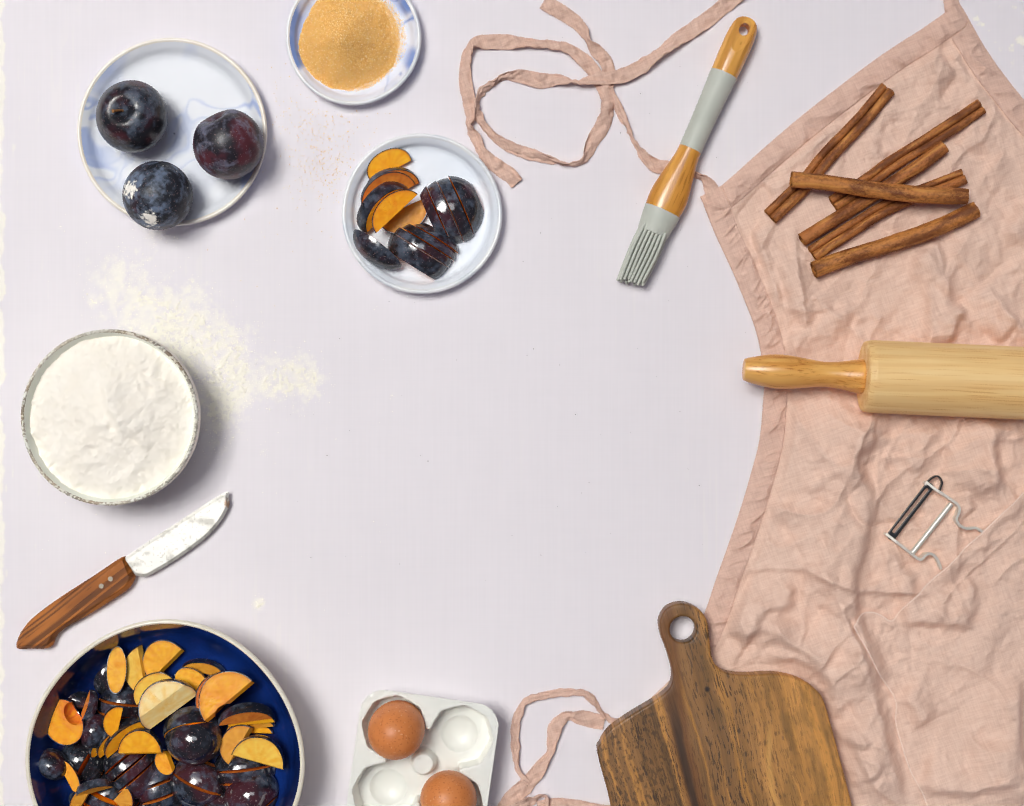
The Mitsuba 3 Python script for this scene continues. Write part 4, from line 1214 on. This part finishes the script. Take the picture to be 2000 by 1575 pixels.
# long leaning slices
for i, (cx, cy, rr, lab) in enumerate(((212, 1446, 52, 'lowest dark edged slice of the leaning fan at the bowl middle'), (228, 1444, 56, 'middle dark edged slice of the leaning fan'), (246, 1442, 58, 'upper dark edged slice of the leaning fan'))):
    piece(N, lab, (cx, cy, z1 + .010 + .003 * i), (rr, 40, 44), D(6, 2), 40, (52 - 4 * i, 0), 'orange', seed=60 + i, group=G)
piece(N, 'amber half moon slice lying flat on the leaning fan', (274, 1449, z3 - .002), (42.5, 50, 44), D(5, 1), 1, (5, 0), 'amber', seed=63, group=G)
# upright and flat flesh pieces at the top
piece(N, 'upright amber oval slice near the upper wall of the blue bowl', (229, 1308, z1 + .013), (47, 20, 18), [((0, 0, -1), -1)], 88, (0, 3), 'amber', seed=64, group=G)
piece(N, 'pale narrow slice with a straight right edge beside the upright oval', (267, 1310, z1 + .007), (50, 42, 44), D(6, 2), 100, (6, 0), 'pale', seed=65, group=G)
piece(N, 'amber half moon slice topmost in the blue bowl', (320, 1290, z1 + .002), (44, 56, 46), D(5, 2), 45, (0, 0), 'amber', seed=66, group=G)
piece(N, 'shallow amber crescent near the upper right of the blue bowl', (396, 1306, z1 + .004), (46, 30, 40), D(5, 2), -10, (22, 0), 'dim', seed=67, group=G)
piece(N, 'small amber slice under the shallow crescent', (374, 1330, z1 + .010), (36, 24, 34), D(5, -16), -26, (0, 0), 'amber', seed=68, group=G)
piece(N, 'pale slice half hidden by the bright cream one', (300, 1346, z2), (46, 40, 42), D(4, 2), 36, (8, 0), 'pale', seed=69, group=G)
piece(N, 'bright cream half moon slice on top of the pile', (327, 1377, z2 + .006), (60, 58, 54), D(11, 3, -1.15), 36, (-2, 4), 'cream', seed=70, group=G)
piece(N, 'dark skinned slice under the big amber half moon on the right', (434, 1363, z1 + .010), (58, 62, 56), D(9, 2), 44, (4, 0), 'rust', seed=71, group=G)
piece(N, 'big amber half moon slice with a red pit mark', (443, 1361, z2 + .009), (59, 64, 56), D(5, 2), 40, (-3, 3), 'orange', ((-22, -6, 0), (20, 13, 30)), 72, G)
piece(N, 'dark skinned top slice of the stack by the right wall', (478, 1396, z1 + .013), (55, 40, 44), D(6, 2), 8, (46, 0), 'rust', seed=73, group=G)
piece(N, 'upper amber slice of the stack by the right wall', (490, 1401, z1 + .012), (50, 36, 44), D(4, 2), 5, (34, 0), 'amber', seed=74, group=G)
piece(N, 'middle amber slice of the stack by the right wall', (488, 1413, z1 + .007), (50, 30, 44), D(4, 2), 6, (26, 0), 'dim', seed=75, group=G)
piece(N, 'lowest amber slice of the stack by the right wall', (496, 1423, z1 + .003), (38, 24, 44), D(4, 2), -2, (10, 0), 'amber', seed=76, group=G)
piece(N, 'dull amber slice behind the peach half moon', (462, 1455, z1 + .010), (44, 44, 44), D(5, 2), 60, (0, 0), 'dim', seed=77, group=G)
piece(N, 'peach half moon slice on the right of the blue bowl', (503, 1472, z2 + .008), (55, 56, 52), D(5, 2), -16, (8, 0), 'pale', seed=78, group=G)
piece(N, 'wine red glossy half plum on top of the pile', (373, 1456, z2 + .004), (56, 54, 62), [((0, 0, 1), 2), ((0, -1, 0), -34)], 6, (0, 0), 'orange', seed=79, group=G)
piece(N, 'first slice cut from the back of the wine red half plum', (368, 1417, z2 + .002), (54, 54, 54), D(5, 4), 14, (62, 0), 'orange', seed=80, group=G)
piece(N, 'second slice cut from the back of the wine red half plum', (367, 1407, z2 - .002), (52, 52, 50), D(5, 4), 16, (60, 0), 'rust', seed=81, group=G)
piece(N, 'orange tip of a slice showing left of the wine red half plum', (322, 1489, z1 + .010), (26, 20, 30), D(5, -10), 110, (0, 0), 'orange', seed=82, group=G)
piece(N, 'oval black plum cap leaning on the left wall of the blue bowl', (99, 1496, z1 + .018), (36, 28, 36), [((0, 0, 1), -8)], 146, (0, -10), 'orange', seed=83, group=G)
piece(N, 'orange crescent slice standing beside the oval black cap', (139, 1514, z1 + .016), (36, 14, 30), [((0, 0, -1), -3), ((0, -1, 0), -8)], 118, (0, 0), 'orange', seed=84, group=G)
piece(N, 'thin amber sliver lying across the lower left plums', (181, 1541, z1 + .022), (40, 34, 40), D(4, 2), 16, (64, 0), 'dim', seed=86, group=G)
piece(N, 'amber wedge pointing up at the picture bottom', (242, 1562, z2 + .008), (40, 40, 40), [((0, 1, 0), 0), ((1, 0, 0), 0), ((0, 0, 1), -5), ((0, 0, -1), -5)], -42, (4, 0), 'dim', seed=87, group=G)
piece(N, 'amber slice at the lower left of the blue bowl', (158, 1568, z1 + .022), (40, 28, 40), D(4, 2), 60, (20, 0), 'dim', seed=88, group=G)

# ------------------------------------------------------------------ egg tray and eggs
ZT = 0.034
ang = math.radians(-8.2)
tc = P(826, 1494, 0.030)
Rt = Rotation.from_euler('z', -8.2, degrees=True).as_matrix()
half = 0.0532


def rrect(h, r, n=16):
    return np.array(Point(0, 0).buffer(r, n).exterior.coords)[:-1], h - r


def rr_hull(h0, r0, za, h1, r1, zb):
    pts = []
    for h, r, z in ((h0, r0, za), (h1, r1, zb)):
        q = np.linspace(0, 2 * np.pi, 96, endpoint=False)
        for sx in (-1, 1):
            for sy in (-1, 1):
                pts.append(np.column_stack([sx * (h - r) + r * np.cos(q), sy * (h - r) + r * np.sin(q), np.full(96, z)]))
    return Manifold.hull_points(np.vstack(pts))


body = rr_hull(half - 0.0065, 0.016, 0.0004, half, 0.018, ZT)
g0 = 0.0244                                           # half the spacing of the cups
cav2 = shapely.unary_union([Point(sx * g0, sy * g0).buffer(0.0222, 2).buffer(0.0008) for sx in (-1, 1) for sy in (-1, 1)] + [shapely.box(-g0, -g0, g0, g0)])
cav2 = shapely.unary_union([cav2.buffer(-0.006, 16).buffer(0.006, 16), *[Point(sx * g0, sy * g0).buffer(0.0216, 24) for sx in (-1, 1) for sy in (-1, 1)]])
cav2 = cav2.buffer(0.003, 12).buffer(-0.003, 12)
cs_top = m3.CrossSection([np.array(shapely.geometry.polygon.orient(cav2.buffer(0.0008)).exterior.coords)[:-1]])
cav = Manifold.extrude(cs_top, 0.06, 24, 0, (1.16, 1.16)).translate((0, 0, 0.0140))
cups = [Manifold.sphere(1.0, 64).scale((0.0150, 0.0150, 0.0080)).translate((sx * g0, sy * g0, 0.0165)) for sx in (-1, 1) for sy in (-1, 1)]
tray = body - cav
for cpp in cups:
    tray = tray - cpp
post = Manifold.batch_hull([Manifold.cylinder(0.014, 0.0105, 0.0088, 48).translate((0, 0, 0.011)), Manifold.cylinder(0.0160, 0.0080, 0.0074, 48).translate((0, 0, 0.012))])
tray = (tray + post).refine_to_length(0.0016)
tm = tray.to_mesh()
tmesh = trimesh.Trimesh(np.array(tm.vert_properties[:, :3]), np.array(tm.tri_verts), process=True)
trimesh.smoothing.filter_taubin(tmesh, lamb=0.5, nu=0.52, iterations=36)
tmesh.vertices[:, 2] -= tmesh.vertices[:, 2].min() - 0.0003
put('egg_tray', place(tmesh, Rt, (tc[0], tc[1], 0)), 'white_porcelain', True)
tag('egg_tray', 'white porcelain tray with four cups and two brown eggs', 'egg tray')


def egg(sx, sy, label, tilt, seed, cx, cy):
    th = np.linspace(0, np.pi, 60)
    r = 0.0212 * np.sin(th) * (1 - 0.10 * np.cos(th))
    z = -0.0272 * np.cos(th)
    m = lathe(np.column_stack([np.maximum(r, 1e-5), z]), 96)
    m.invert() if m.volume < 0 else None
    R = Rotation.from_euler('xyz', tilt, degrees=True).as_matrix()
    m = place(m, R)
    c = P(cx, cy, 0.034)
    m = place(m, None, (c[0], c[1], 0.0090 - m.vertices[:, 2].min()))
    key = numbered('egg')
    put(key, m, 'eggshell', True)
    tag(key, label, 'egg')


egg(-1, 1, 'whole brown egg in the upper left cup of the white tray', (10, -14, 20), 1, 776, 1423)
egg(1, -1, 'speckled brown egg in the lower cup, cut off by the picture bottom', (-8, 6, 70), 2, 877, 1559)

# ------------------------------------------------------------------ cutting board
BL, BM, BD = lin(176, 126, 58), lin(116, 84, 46), lin(52, 40, 32)
hole = PA(np.array([(1334 + 25.5 * math.cos(q), 1230 + 25.5 * math.sin(q)) for q in np.linspace(0, 2 * np.pi, 72, endpoint=False)]), ZB)
d0 = PA([(1318, 1290), (1392, 1575)], ZB)
bdir = (d0[1] - d0[0]) / np.linalg.norm(d0[1] - d0[0])
bo = P(1334, 1330, ZB)


def board_color(p, n, uv):
    x, y = p.x - float(bo[0]), p.y - float(bo[1])
    u = x * float(bdir[0]) + y * float(bdir[1])            # down the board
    v = -x * float(bdir[1]) + y * float(bdir[0])           # to the right of it
    v = v + 0.0030 * (fbm(u * 22, v * 30, 1.0, 3) - 0.5) * 2
    base = mix(lin(134, 96, 57), lin(182, 129, 68), smoothstep(0.012, 0.080, v + 0.020 * (fbm(u * 10, v * 26, 4.0, 2) - 0.5)))
    base = mix(base, lin(134, 96, 57), smoothstep(-0.018, -0.040, v))
    wob = v + 0.0012 * fbm(u * 40, v * 60, 6.0, 2)
    tone = fbm(u * 7, wob * 230, 2.0, 4)
    fine = fbm(u * 55, wob * 1900, 3.0, 3)
    c = base * (0.50 + 0.92 * tone) * (0.84 + 0.34 * smoothstep(0.30, 0.66, fbm(u * 4, wob * 75, 17.0, 3)))
    c = mix(c, lin(208, 146, 70), 0.55 * smoothstep(0.48, 0.78, fbm(u * 6 + 4, wob * 260, 8.0, 3)))
    c = c * (0.80 + 0.40 * fine)
    dense = 0.30 + 0.55 * smoothstep(0.35, 0.65, fbm(u * 9, v * 70, 14.0, 2)) * smoothstep(0.090, 0.010, v)
    pores = smoothstep(0.60, 0.84, noise(u * 210, wob * 1700, 3.0))
    c = mix(c, BD, pores * dense)
    flecks = smoothstep(0.55, 0.80, noise(u * 420, v * 900, 9.0))
    c = mix(c, BD, flecks * 0.55 * smoothstep(-0.012, -0.034, v))
    blot = smoothstep(0.50, 0.78, fbm(u * 60, v * 150, 12.0, 4)) * smoothstep(0.0, 0.03, v)
    c = mix(c, lin(104, 78, 42), blot * 0.42)
    band = smoothstep(0.0052, 0.0012, dr.abs(v + 0.0085 + 0.0065 * dr.clip(u / 0.045, -1, 1)))
    wide = smoothstep(0.0105, 0.004, dr.abs(v + 0.0070 + 0.0065 * dr.clip(u / 0.045, -1, 1)))
    c = mix(c, mi.Color3f(lin(104, 66, 36)) * (0.7 + 0.6 * fine), wide * 0.85)
    c = mix(c, mi.Color3f(lin(56, 40, 30)) * (0.7 + 0.6 * fine), band * 0.9 * smoothstep(-0.02, 0.05, u))
    rr = dr.sqrt(dr.square((u - 0.011) * 1.0) + dr.square((v - 0.0165) * 1.3))
    c = mix(c, lin(44, 32, 24), smoothstep(0.0034, 0.0010, rr))
    glow = smoothstep(0.0035, 0.0, dr.abs(v - 0.046 - 0.03 * (fbm(u * 24, 1.0, 5.0, 2) - 0.5))) * smoothstep(0.045, 0.065, u)
    return mix(c, lin(206, 156, 84), glow * 0.6)


mat('mango_wood', board_color, 0.42, 0.4, lambda p, n, uv: 0.00018 * noise((p.x * float(bdir[0]) + p.y * float(bdir[1])) * 150, (-p.x * float(bdir[1]) + p.y * float(bdir[0])) * 2300, 3.0), 1.0, 3e-4)
put('cutting_board', slab(board_curve, 0.0055, ZB, 0.0020, [hole]), 'mango_wood', 40)
tag('cutting_board', 'dark streaked wooden cutting board with a round hole in its handle', 'cutting board')

# ------------------------------------------------------------------ rolling pin
RP = 0.0278
a, b = P(1686, 735, 0.033), P(2160, 756, 0.033)
Rr = frame(a, b)
PL, PM, PD = lin(242, 210, 152), lin(234, 194, 130), lin(214, 164, 100)
pin = smooth_profile([(0.0006, 0.0), (RP * 0.60, 0.0), (RP * 0.93, 0.0003), (RP - 0.0006, 0.0036), (RP, 0.0060), (RP, 0.02)], 40)
pin = np.vstack([pin, [(RP, z) for z in np.linspace(0.03, 0.18, 12)], [(RP - 0.004, 0.186), (0.0006, 0.186)]])
to_x = np.array([[0, 0, 1], [0, 1, 0], [-1, 0, 0]], float)   # turns the lathe's z axis to x
mat('beech_roller', wood(a, b, [PL, PM, PD], 1200, 12, 0.004, 330), 0.5, 0.35, lambda p, n, uv: 0.00006 * noise(p.x * 60, p.y * 1900, p.z * 1900), 1.0, 3e-4)
mat('beech_handle', wood(a, b, [lin(232, 182, 104), lin(214, 152, 76), lin(176, 108, 44)], 1500, 20, 0.012, 420), 0.26, 0.5)
m = lathe(pin, 128)
m.invert() if m.volume < 0 else None
zr = RP + 0.0042
m = place(m, Rr @ to_x, (a[0], a[1], zr))
put('rolling_pin__roller', m, 'beech_roller', 38)
h0 = P(1452, 722, zr)
hp = PA([(1452, 722), (1686, 736)], zr)
L = np.linalg.norm(hp[1] - hp[0])
sc = S * (H - zr) / H
hpx = np.array([(0.02, 0), (16, 0), (20.5, 1.0), (22, 4), (26, 18), (31, 42), (33.4, 66), (32.5, 92), (29, 120), (25.5, 146), (24.8, 168), (27, 190), (31, 212), (33.5, 226), (33.8, 232), (32, 234.2), (20, 234.4)]) * sc
hm = lathe(smooth_profile(hpx, 90), 96)
hm.invert() if hm.volume < 0 else None
hm = place(hm, frame((*hp[0], 0), (*hp[1], 0)) @ to_x, (hp[0][0], hp[0][1], zr))
put('rolling_pin__handle', hm, 'beech_handle', 40)
tag('rolling_pin', 'pale beech rolling pin lying across the pink apron', 'rolling pin')


# ------------------------------------------------------------------ cinnamon sticks
def spiral(r, turns, shrink, start, sense, n=70):
    t = np.linspace(0, turns, n)
    q = math.radians(start) + sense * 2 * np.pi * t
    rad = r * (1 - shrink * t)
    return np.stack([rad * np.cos(q), rad * np.sin(q)], 1)


def double_roll(r1, r2):
    """Bark curled in from both sides, the seam on top."""
    r1, r2 = r1 * 1.18, r2 * 1.18
    l = spiral(r1, 1.55, 0.26, -62, -1)[::-1] + [-r1 * 0.93, r1]
    r = spiral(r2, 1.55, 0.26, -118, 1) + [r2 * 0.93, r2]
    return np.vstack([l, r])


def single_roll(r, start, turns=1.55):
    return spiral(r, turns, 0.20, start, 1, 110) + [0, r]


def cinnamon(label, path_px, zs, section, bsdf, seed, thick=0.0008):
    """path_px: points along the stick; zs: height of its underside at both ends."""
    c = catmull(np.array(path_px, float), 90)
    t = np.linspace(0, 1, 90)
    z = zs[0] + (zs[1] - zs[0]) * t
    mid = np.mean(zs) + 0.004
    xy = PA(c, mid)
    p = np.column_stack([xy, z])
    tan = np.gradient(p, axis=0)
    tan /= np.linalg.norm(tan, axis=1, keepdims=True)
    side = np.cross([0, 0, 1.0], tan)
    side /= np.linalg.norm(side, axis=1, keepdims=True)
    upv = np.cross(tan, side)
    d = np.gradient(section, axis=0)
    d /= np.linalg.norm(d, axis=1, keepdims=True)
    nn = np.stack([-d[:, 1], d[:, 0]], 1) * thick / 2
    o1, o2 = section + nn, section - nn
    loop = np.vstack([o1, o2[::-1]])
    K = len(loop)
    arc = np.concatenate([[0], np.cumsum(np.linalg.norm(np.diff(xy, axis=0), axis=1))])
    vv = np.concatenate([[0], np.cumsum(np.linalg.norm(np.diff(loop, axis=0), axis=1))])
    A, V = np.meshgrid(arc, vv, indexing='ij')
    swell = 1 + 0.07 * (meshkit.fbm(np.column_stack([arc * 28, arc * 0, arc * 0 + seed]), 2, seed)[:, None] - 0.5) * 2
    ctr = loop.mean(0)
    l = (loop[None] - [0, 0]) * swell[..., None]
    twist = 0.10 * (meshkit.fbm(np.column_stack([arc * 14, arc * 0 + 3, arc * 0 + seed]), 2, seed + 1) - 0.5)
    ct, st = np.cos(twist)[:, None], np.sin(twist)[:, None]
    lx, ly = l[..., 0], l[..., 1] - ctr[1]
    lx, ly = lx * ct - ly * st, lx * st + ly * ct + ctr[1]
    bump = 0.00045 * (meshkit.fbm(np.stack([A * 130, V * 260, A * 0 + seed], -1), 3, seed + 2) - 0.5)
    rings = p[:, None] + side[:, None] * (lx * (1 + bump / 0.004))[..., None] + upv[:, None] * (ly + bump)[..., None]
    # slightly ragged ends
    rag = 0.0011 * (meshkit.fbm(np.stack([V[0] * 300, V[0] * 0, V[0] * 0 + seed], -1), 2, seed + 4) - 0.5)
    rings[0] += tan[0] * rag[:, None]
    rings[-1] += tan[-1] * rag[:, None]
    v = rings.reshape(-1, 3)
    n = len(c)
    i, j = np.meshgrid(np.arange(n - 1), np.arange(K), indexing='ij')
    aa, bb = (i * K + j).ravel(), (i * K + (j + 1) % K).ravel()
    f = [np.stack([aa, bb, bb + K], 1), np.stack([aa, bb + K, aa + K], 1)]
    h = len(o1)
    q = np.arange(h - 1)
    for base, flip in ((0, False), ((n - 1) * K, True)):
        e = np.vstack([np.stack([base + q, base + q + 1, base + K - 2 - q], 1), np.stack([base + q, base + K - 2 - q, base + K - 1 - q], 1)])
        f.append(e[:, ::-1] if flip else e)
    uv = np.column_stack([(A + 0.3 * seed).ravel(), V.ravel()])
    key = numbered('cinnamon_stick')
    put(key, trimesh.Trimesh(v, np.vstack(f), process=False), bsdf, True, uv=uv)
    tag(key, label, 'cinnamon stick')


zc = Z_ON - 0.0006
sk = S * (H - 0.01) / H
cinnamon('cinnamon stick with a long seam, farthest left, under the crossing one', [(1503, 422), (1575, 352), (1612, 306), (1680, 235), (1733, 172)], (zc, zc), double_roll(8.3 * sk, 6.3 * sk), 'cinnamon_dark', 1)
cinnamon('longest cinnamon stick, uppermost of the three parallel ones', [(1627, 398), (1690, 358), (1745, 318), (1810, 278), (1866, 242), (1917, 208)], (zc, zc + .001), double_roll(6.8 * sk, 6.8 * sk), 'cinnamon_dark', 2)
cinnamon('reddish smooth cinnamon stick in the middle of the parallel ones', [(1566, 470), (1640, 424), (1700, 386), (1790, 328), (1844, 288)], (zc, zc + .0005), single_roll(13.2 * sk, -100), 'cinnamon_dark', 3)
cinnamon('reddish cinnamon stick with a frayed hollow end and a loose flap', [(1585, 494), (1660, 446), (1740, 398), (1820, 366), (1882, 342)], (zc, zc), double_roll(8.0 * sk, 5.6 * sk), 'cinnamon_dark', 4)
cinnamon('thick golden cinnamon stick lying lowest of the heap', [(1588, 529), (1660, 502), (1740, 478), (1830, 446), (1905, 411)], (zc, zc), single_roll(16.6 * sk, -60), 'cinnamon_light', 5)
cinnamon('thick cinnamon stick lying crosswise on top of the others', [(1544, 352), (1620, 360), (1700, 372), (1790, 382), (1887, 386)], (zc + .0108, zc + .0114), single_roll(16.2 * sk, -80), 'cinnamon_light', 6)

# ------------------------------------------------------------------ pastry brush
WO = [lin(228, 172, 88), lin(208, 144, 60), lin(170, 106, 38)]
zb = 0.0118
A0, A1 = P(1463, 36, zb), P(1233, 548, zb)
Rb = frame(A0, A1)
sb = S * (H - zb) / H
mat('bamboo_varnished', wood(A0, A1, WO, 1000, 22, 0.002, 420, 0.45), 0.22, 0.5, clearcoat=0.4)
Lb = np.linalg.norm(A1 - A0)


def turned(rows, n=72):
    """rows: distance along the brush in px from its top, half width in px, half height in px."""
    rows = catmull(np.array(rows, float), 60)
    th = np.linspace(0, 2 * np.pi, n, endpoint=False)
    rings = np.stack([np.stack([np.full(n, d * sb), w * sb * np.cos(th), np.minimum(h, 26) * sb * np.sin(th)], 1) for d, w, h in rows])
    m = loft(rings)
    m.invert() if m.volume < 0 else None
    return m


bt = turned([(0, 1, 1), (0.8, 8, 8), (4, 16, 14), (12, 22.5, 19), (26, 26, 22), (50, 28, 24), (90, 27.6, 25), (122, 26.5, 24.5)])
bt.merge_vertices()
mm = Manifold(m3.Mesh(np.asarray(bt.vertices, np.float32), np.asarray(bt.faces, np.uint32)))
nrm = np.array([math.sin(math.radians(12)), 0, -math.cos(math.radians(12))])
mm = mm.trim_by_plane(tuple(nrm.tolist()), float(nrm @ np.array([72 * sb, 0, 24 * sb])))
mm = mm - Manifold.cylinder(0.06, 10.5 * sb, 10.5 * sb, 48).translate((0, 0, -0.03)).scale((1.25, 1, 1)).translate((27 * sb, 0, 0))
BR = 'pastry_brush'


def to_brush(m):
    return place(m, Rb, A0)


q = mm.to_mesh()
put(BR + '__handle_end', to_brush(trimesh.Trimesh(np.array(q.vert_properties[:, :3]), np.array(q.tri_verts), process=False)), 'bamboo_varnished', 30)
put(BR + '__grip', to_brush(turned([(122, 26.5, 24.5), (122.5, 27.4, 25), (160, 25.5, 24), (220, 23.5, 23), (278, 22.6, 22.6), (279, 21, 21)])), 'sage_silicone', 40)
put(BR + '__handle', to_brush(turned([(279, 22.4, 22), (300, 24, 22.5), (340, 31, 24), (372, 36.6, 25), (395, 37.4, 25.4), (412, 35.6, 25)])), 'bamboo_varnished', 40)
put(BR + '__ferrule', to_brush(turned([(412, 35.4, 25), (412.6, 36, 25.4), (420, 36, 25.4), (440, 33.5, 25), (459, 31, 23.5), (460.5, 29.5, 22)])), 'sage_silicone', 40)
rng = np.random.default_rng(9)
rows = [(-17, 7, 0.0), (-6, 7, 0.5), (6, 7, 0.0), (17.5, 7, 0.5)]
for hz_, cnt, sh in rows:
    for k in range(cnt + (1 if sh == 0 else 0)):
        t = (k + sh - cnt / 2) / (cnt / 2)
        y0, y1 = t * 26, t * 25 + rng.uniform(-1.3, 1.3)
        zz0, zz1 = hz_, hz_ * 0.80 + rng.uniform(-1, 1)
        L1 = 566 + rng.uniform(-5, 4) - 6 * t
        path = np.array([(452, y0, zz0), (500, y0 * 1.06 + rng.uniform(-.5, .5), zz0 * 1.02), (L1 - 3, y1, zz1), (L1, y1, zz1)]) * sb
        pth = catmull(path, 18)
        rad = np.interp(np.linspace(0, 1, 18), [0, 0.94, 1], [3.35, 2.9, 1.6]) * sb
        th = np.linspace(0, 2 * np.pi, 12, endpoint=False)
        rings = pth[:, None] + rad[:, None, None] * np.stack([th * 0, np.cos(th), np.sin(th)], 1)[None]
        m = loft(rings)
        m.invert() if m.volume < 0 else None
        put(numbered(BR + '__bristle'), to_brush(m), 'sage_silicone', 45)
tag(BR, 'grey silicone pastry brush with a varnished wooden handle lying over the tie', 'pastry brush')

# ------------------------------------------------------------------ knife
KH = closed_curve([(235, 1090), (243, 1097), (258, 1121), (261, 1129), (249, 1150), (228, 1166), (190, 1190), (160, 1208), (128, 1226), (110, 1240), (103, 1252), (97, 1264), (84, 1269), (58, 1269),
                   (30, 1268), (33, 1246), (48, 1222), (66, 1204), (92, 1184), (130, 1158), (180, 1126)], 220)
zk = 0.0125
KW = [lin(176, 106, 44), lin(144, 82, 32), lin(74, 40, 18)]
ka, kb = P(40, 1262, zk), P(250, 1105, zk)
mat('knife_wood', wood(ka, kb, KW, 900, 34, 0.006, 620, 0.75), 0.5, 0.2, lambda p, n, uv: 0.00008 * fbm(p.x * 300, p.y * 300, p.z * 300, 3), 1.0, 3e-4)
b_ = 0.0034
put('knife__handle', slab(PA(KH, zk), 0.0006, zk, b_, (), [(0.003, 0.0006), (0.0008, 0.0024), (0.0, 0.0040), (0.0, 0.0076), (0.0004, 0.0084), (0.0026, 0.0118), (0.0033, 0.0124), (0.0042, zk)]), 'knife_wood', 24)
KB = [(238, 1094), (243, 1090), (300, 1051), (360, 1012), (415, 976), (436, 964), (444, 960), (447, 963), (446, 974), (448, 985), (442, 1000), (430, 1020), (408, 1045), (380, 1068), (340, 1096), (305, 1117), (290, 1125), (281, 1127), (266, 1125), (262, 1124), (250, 1110)]
bl = np.vstack([np.array(KB[:1]), catmull(KB[1:8], 60), catmull(KB[8:18], 80), np.array(KB[18:])])
blp = PA(bl, 0.007)
bm = slab(blp, 0.0058, 0.0074, 0.0005, (), [(0.0005, 0.0060), (0.0002, 0.0062), (0.0, 0.0064), (0.0, 0.0066), (0.0004, 0.0067), (0.0022, 0.0073), (0.0023, 0.0074)])
put('knife__blade', bm, 'worn_blade', 30)
labels['knife__blade'] = {'label': 'stained steel blade with a rusty tip'}
for x, y in ((216, 1131), (198, 1145)):
    c = P(x, y, zk)
    put(numbered('knife__rivet'), place(trimesh.creation.cylinder(0.0019, 0.0009, sections=24), None, (c[0], c[1], zk + 0.0001)), 'rivet_steel')
tag('knife', 'small old kitchen knife with a brown wooden handle and stained blade', 'knife')

# ------------------------------------------------------------------ peeler
zp = Z_ON - 0.0012
PE = 'peeler'


def strip(pts, z0, z1, th=0.0008, n=60):
    """A band of sheet metal standing on edge along a path."""
    c = catmull(np.array(pts, float), n)
    zz = np.column_stack([z0 + 0 * c[:, 0], z1 + 0 * c[:, 0]]) if np.isscalar(z0) else np.column_stack([np.interp(np.linspace(0, 1, n), np.linspace(0, 1, len(z0)), z0), np.interp(np.linspace(0, 1, n), np.linspace(0, 1, len(z1)), z1)])
    xy = PA(c, zp + 0.004)
    t = np.gradient(xy, axis=0)
    t /= np.linalg.norm(t, axis=1, keepdims=True)
    nn = np.stack([-t[:, 1], t[:, 0]], 1) * th / 2
    rings = np.stack([np.column_stack([xy + nn, zz[:, 1]]), np.column_stack([xy - nn, zz[:, 1]]), np.column_stack([xy - nn, zz[:, 0]]), np.column_stack([xy + nn, zz[:, 0]])], 1)
    m = loft(rings)
    m.invert() if m.volume < 0 else None
    return m


def rod(a, b, r, n=20):
    m = trimesh.creation.cylinder(r, segment=[a, b], sections=n)
    return m


side1 = strip([(1806, 941), (1822, 954), (1842, 967), (1858, 978), (1866, 984), (1871, 993), (1869, 1004), (1865, 1013), (1868, 1021), (1877, 1029), (1889, 1032.5), (1902, 1031), (1911, 1034), (1918, 1039)],
              [zp, zp, zp, zp, zp, .0085, .0075], [zp + .0085, zp + .0095, zp + .0095, zp + .0092, zp + .009, zp + .007, zp + .006], 0.0019)
side2 = strip([(1728, 1042), (1742, 1053), (1760, 1067), (1778, 1081), (1790, 1090.5), (1797, 1092), (1804, 1085), (1812, 1081), (1822, 1084), (1830, 1094), (1834, 1103), (1838, 1112)],
              [zp, zp, zp, zp, zp, .0085, .0075], [zp + .0085, zp + .0095, zp + .0095, zp + .0092, zp + .009, zp + .007, zp + .006], 0.0019)
put(PE + '__frame_side', side1, 'steel', 30)
put(PE + '__frame_side_001', side2, 'steel', 30)
q0, q1 = P(1858, 984, zp + .006), P(1781, 1081, zp + .006)
put(PE + '__cross_bar', rod(q0, q1, 0.0021, 28), 'steel', 40)
bl1 = PA([(1808, 948), (1733, 1041)], zp + .006)
ln = LineString(PA([(1814, 952), (1742, 1046)], zp + .006))
bo_ = np.array(ln.buffer(px(9.0), 8).exterior.coords)[:-1]
bi_ = np.array(LineString(PA([(1810, 957), (1746, 1038)], zp + .006)).buffer(px(3.4), 8).exterior.coords)[:-1][::-1]
blade = slab(bo_, zp + .0048, zp + .0068, 0.0005, [bi_])
put(PE + '__blade', blade, 'dark_steel', 30)
labels[PE + '__blade'] = {'label': 'dark slotted swivel blade'}
put(PE + '__eye_remover', strip([(1810, 942), (1818, 935), (1826, 930.5), (1832, 931), (1837, 937), (1839, 944), (1837, 951), (1834, 959)], zp + .002, zp + .006, 0.0012), 'dark_steel', 30)
for x, y in ((1808, 946), (1733, 1045)):
    c = P(x, y, zp + .006)
    put(numbered(PE + '__pivot'), place(trimesh.creation.icosphere(3, 0.0014), None, c), 'steel', True)
tag(PE, 'metal vegetable peeler tucked into the apron pocket', 'peeler')
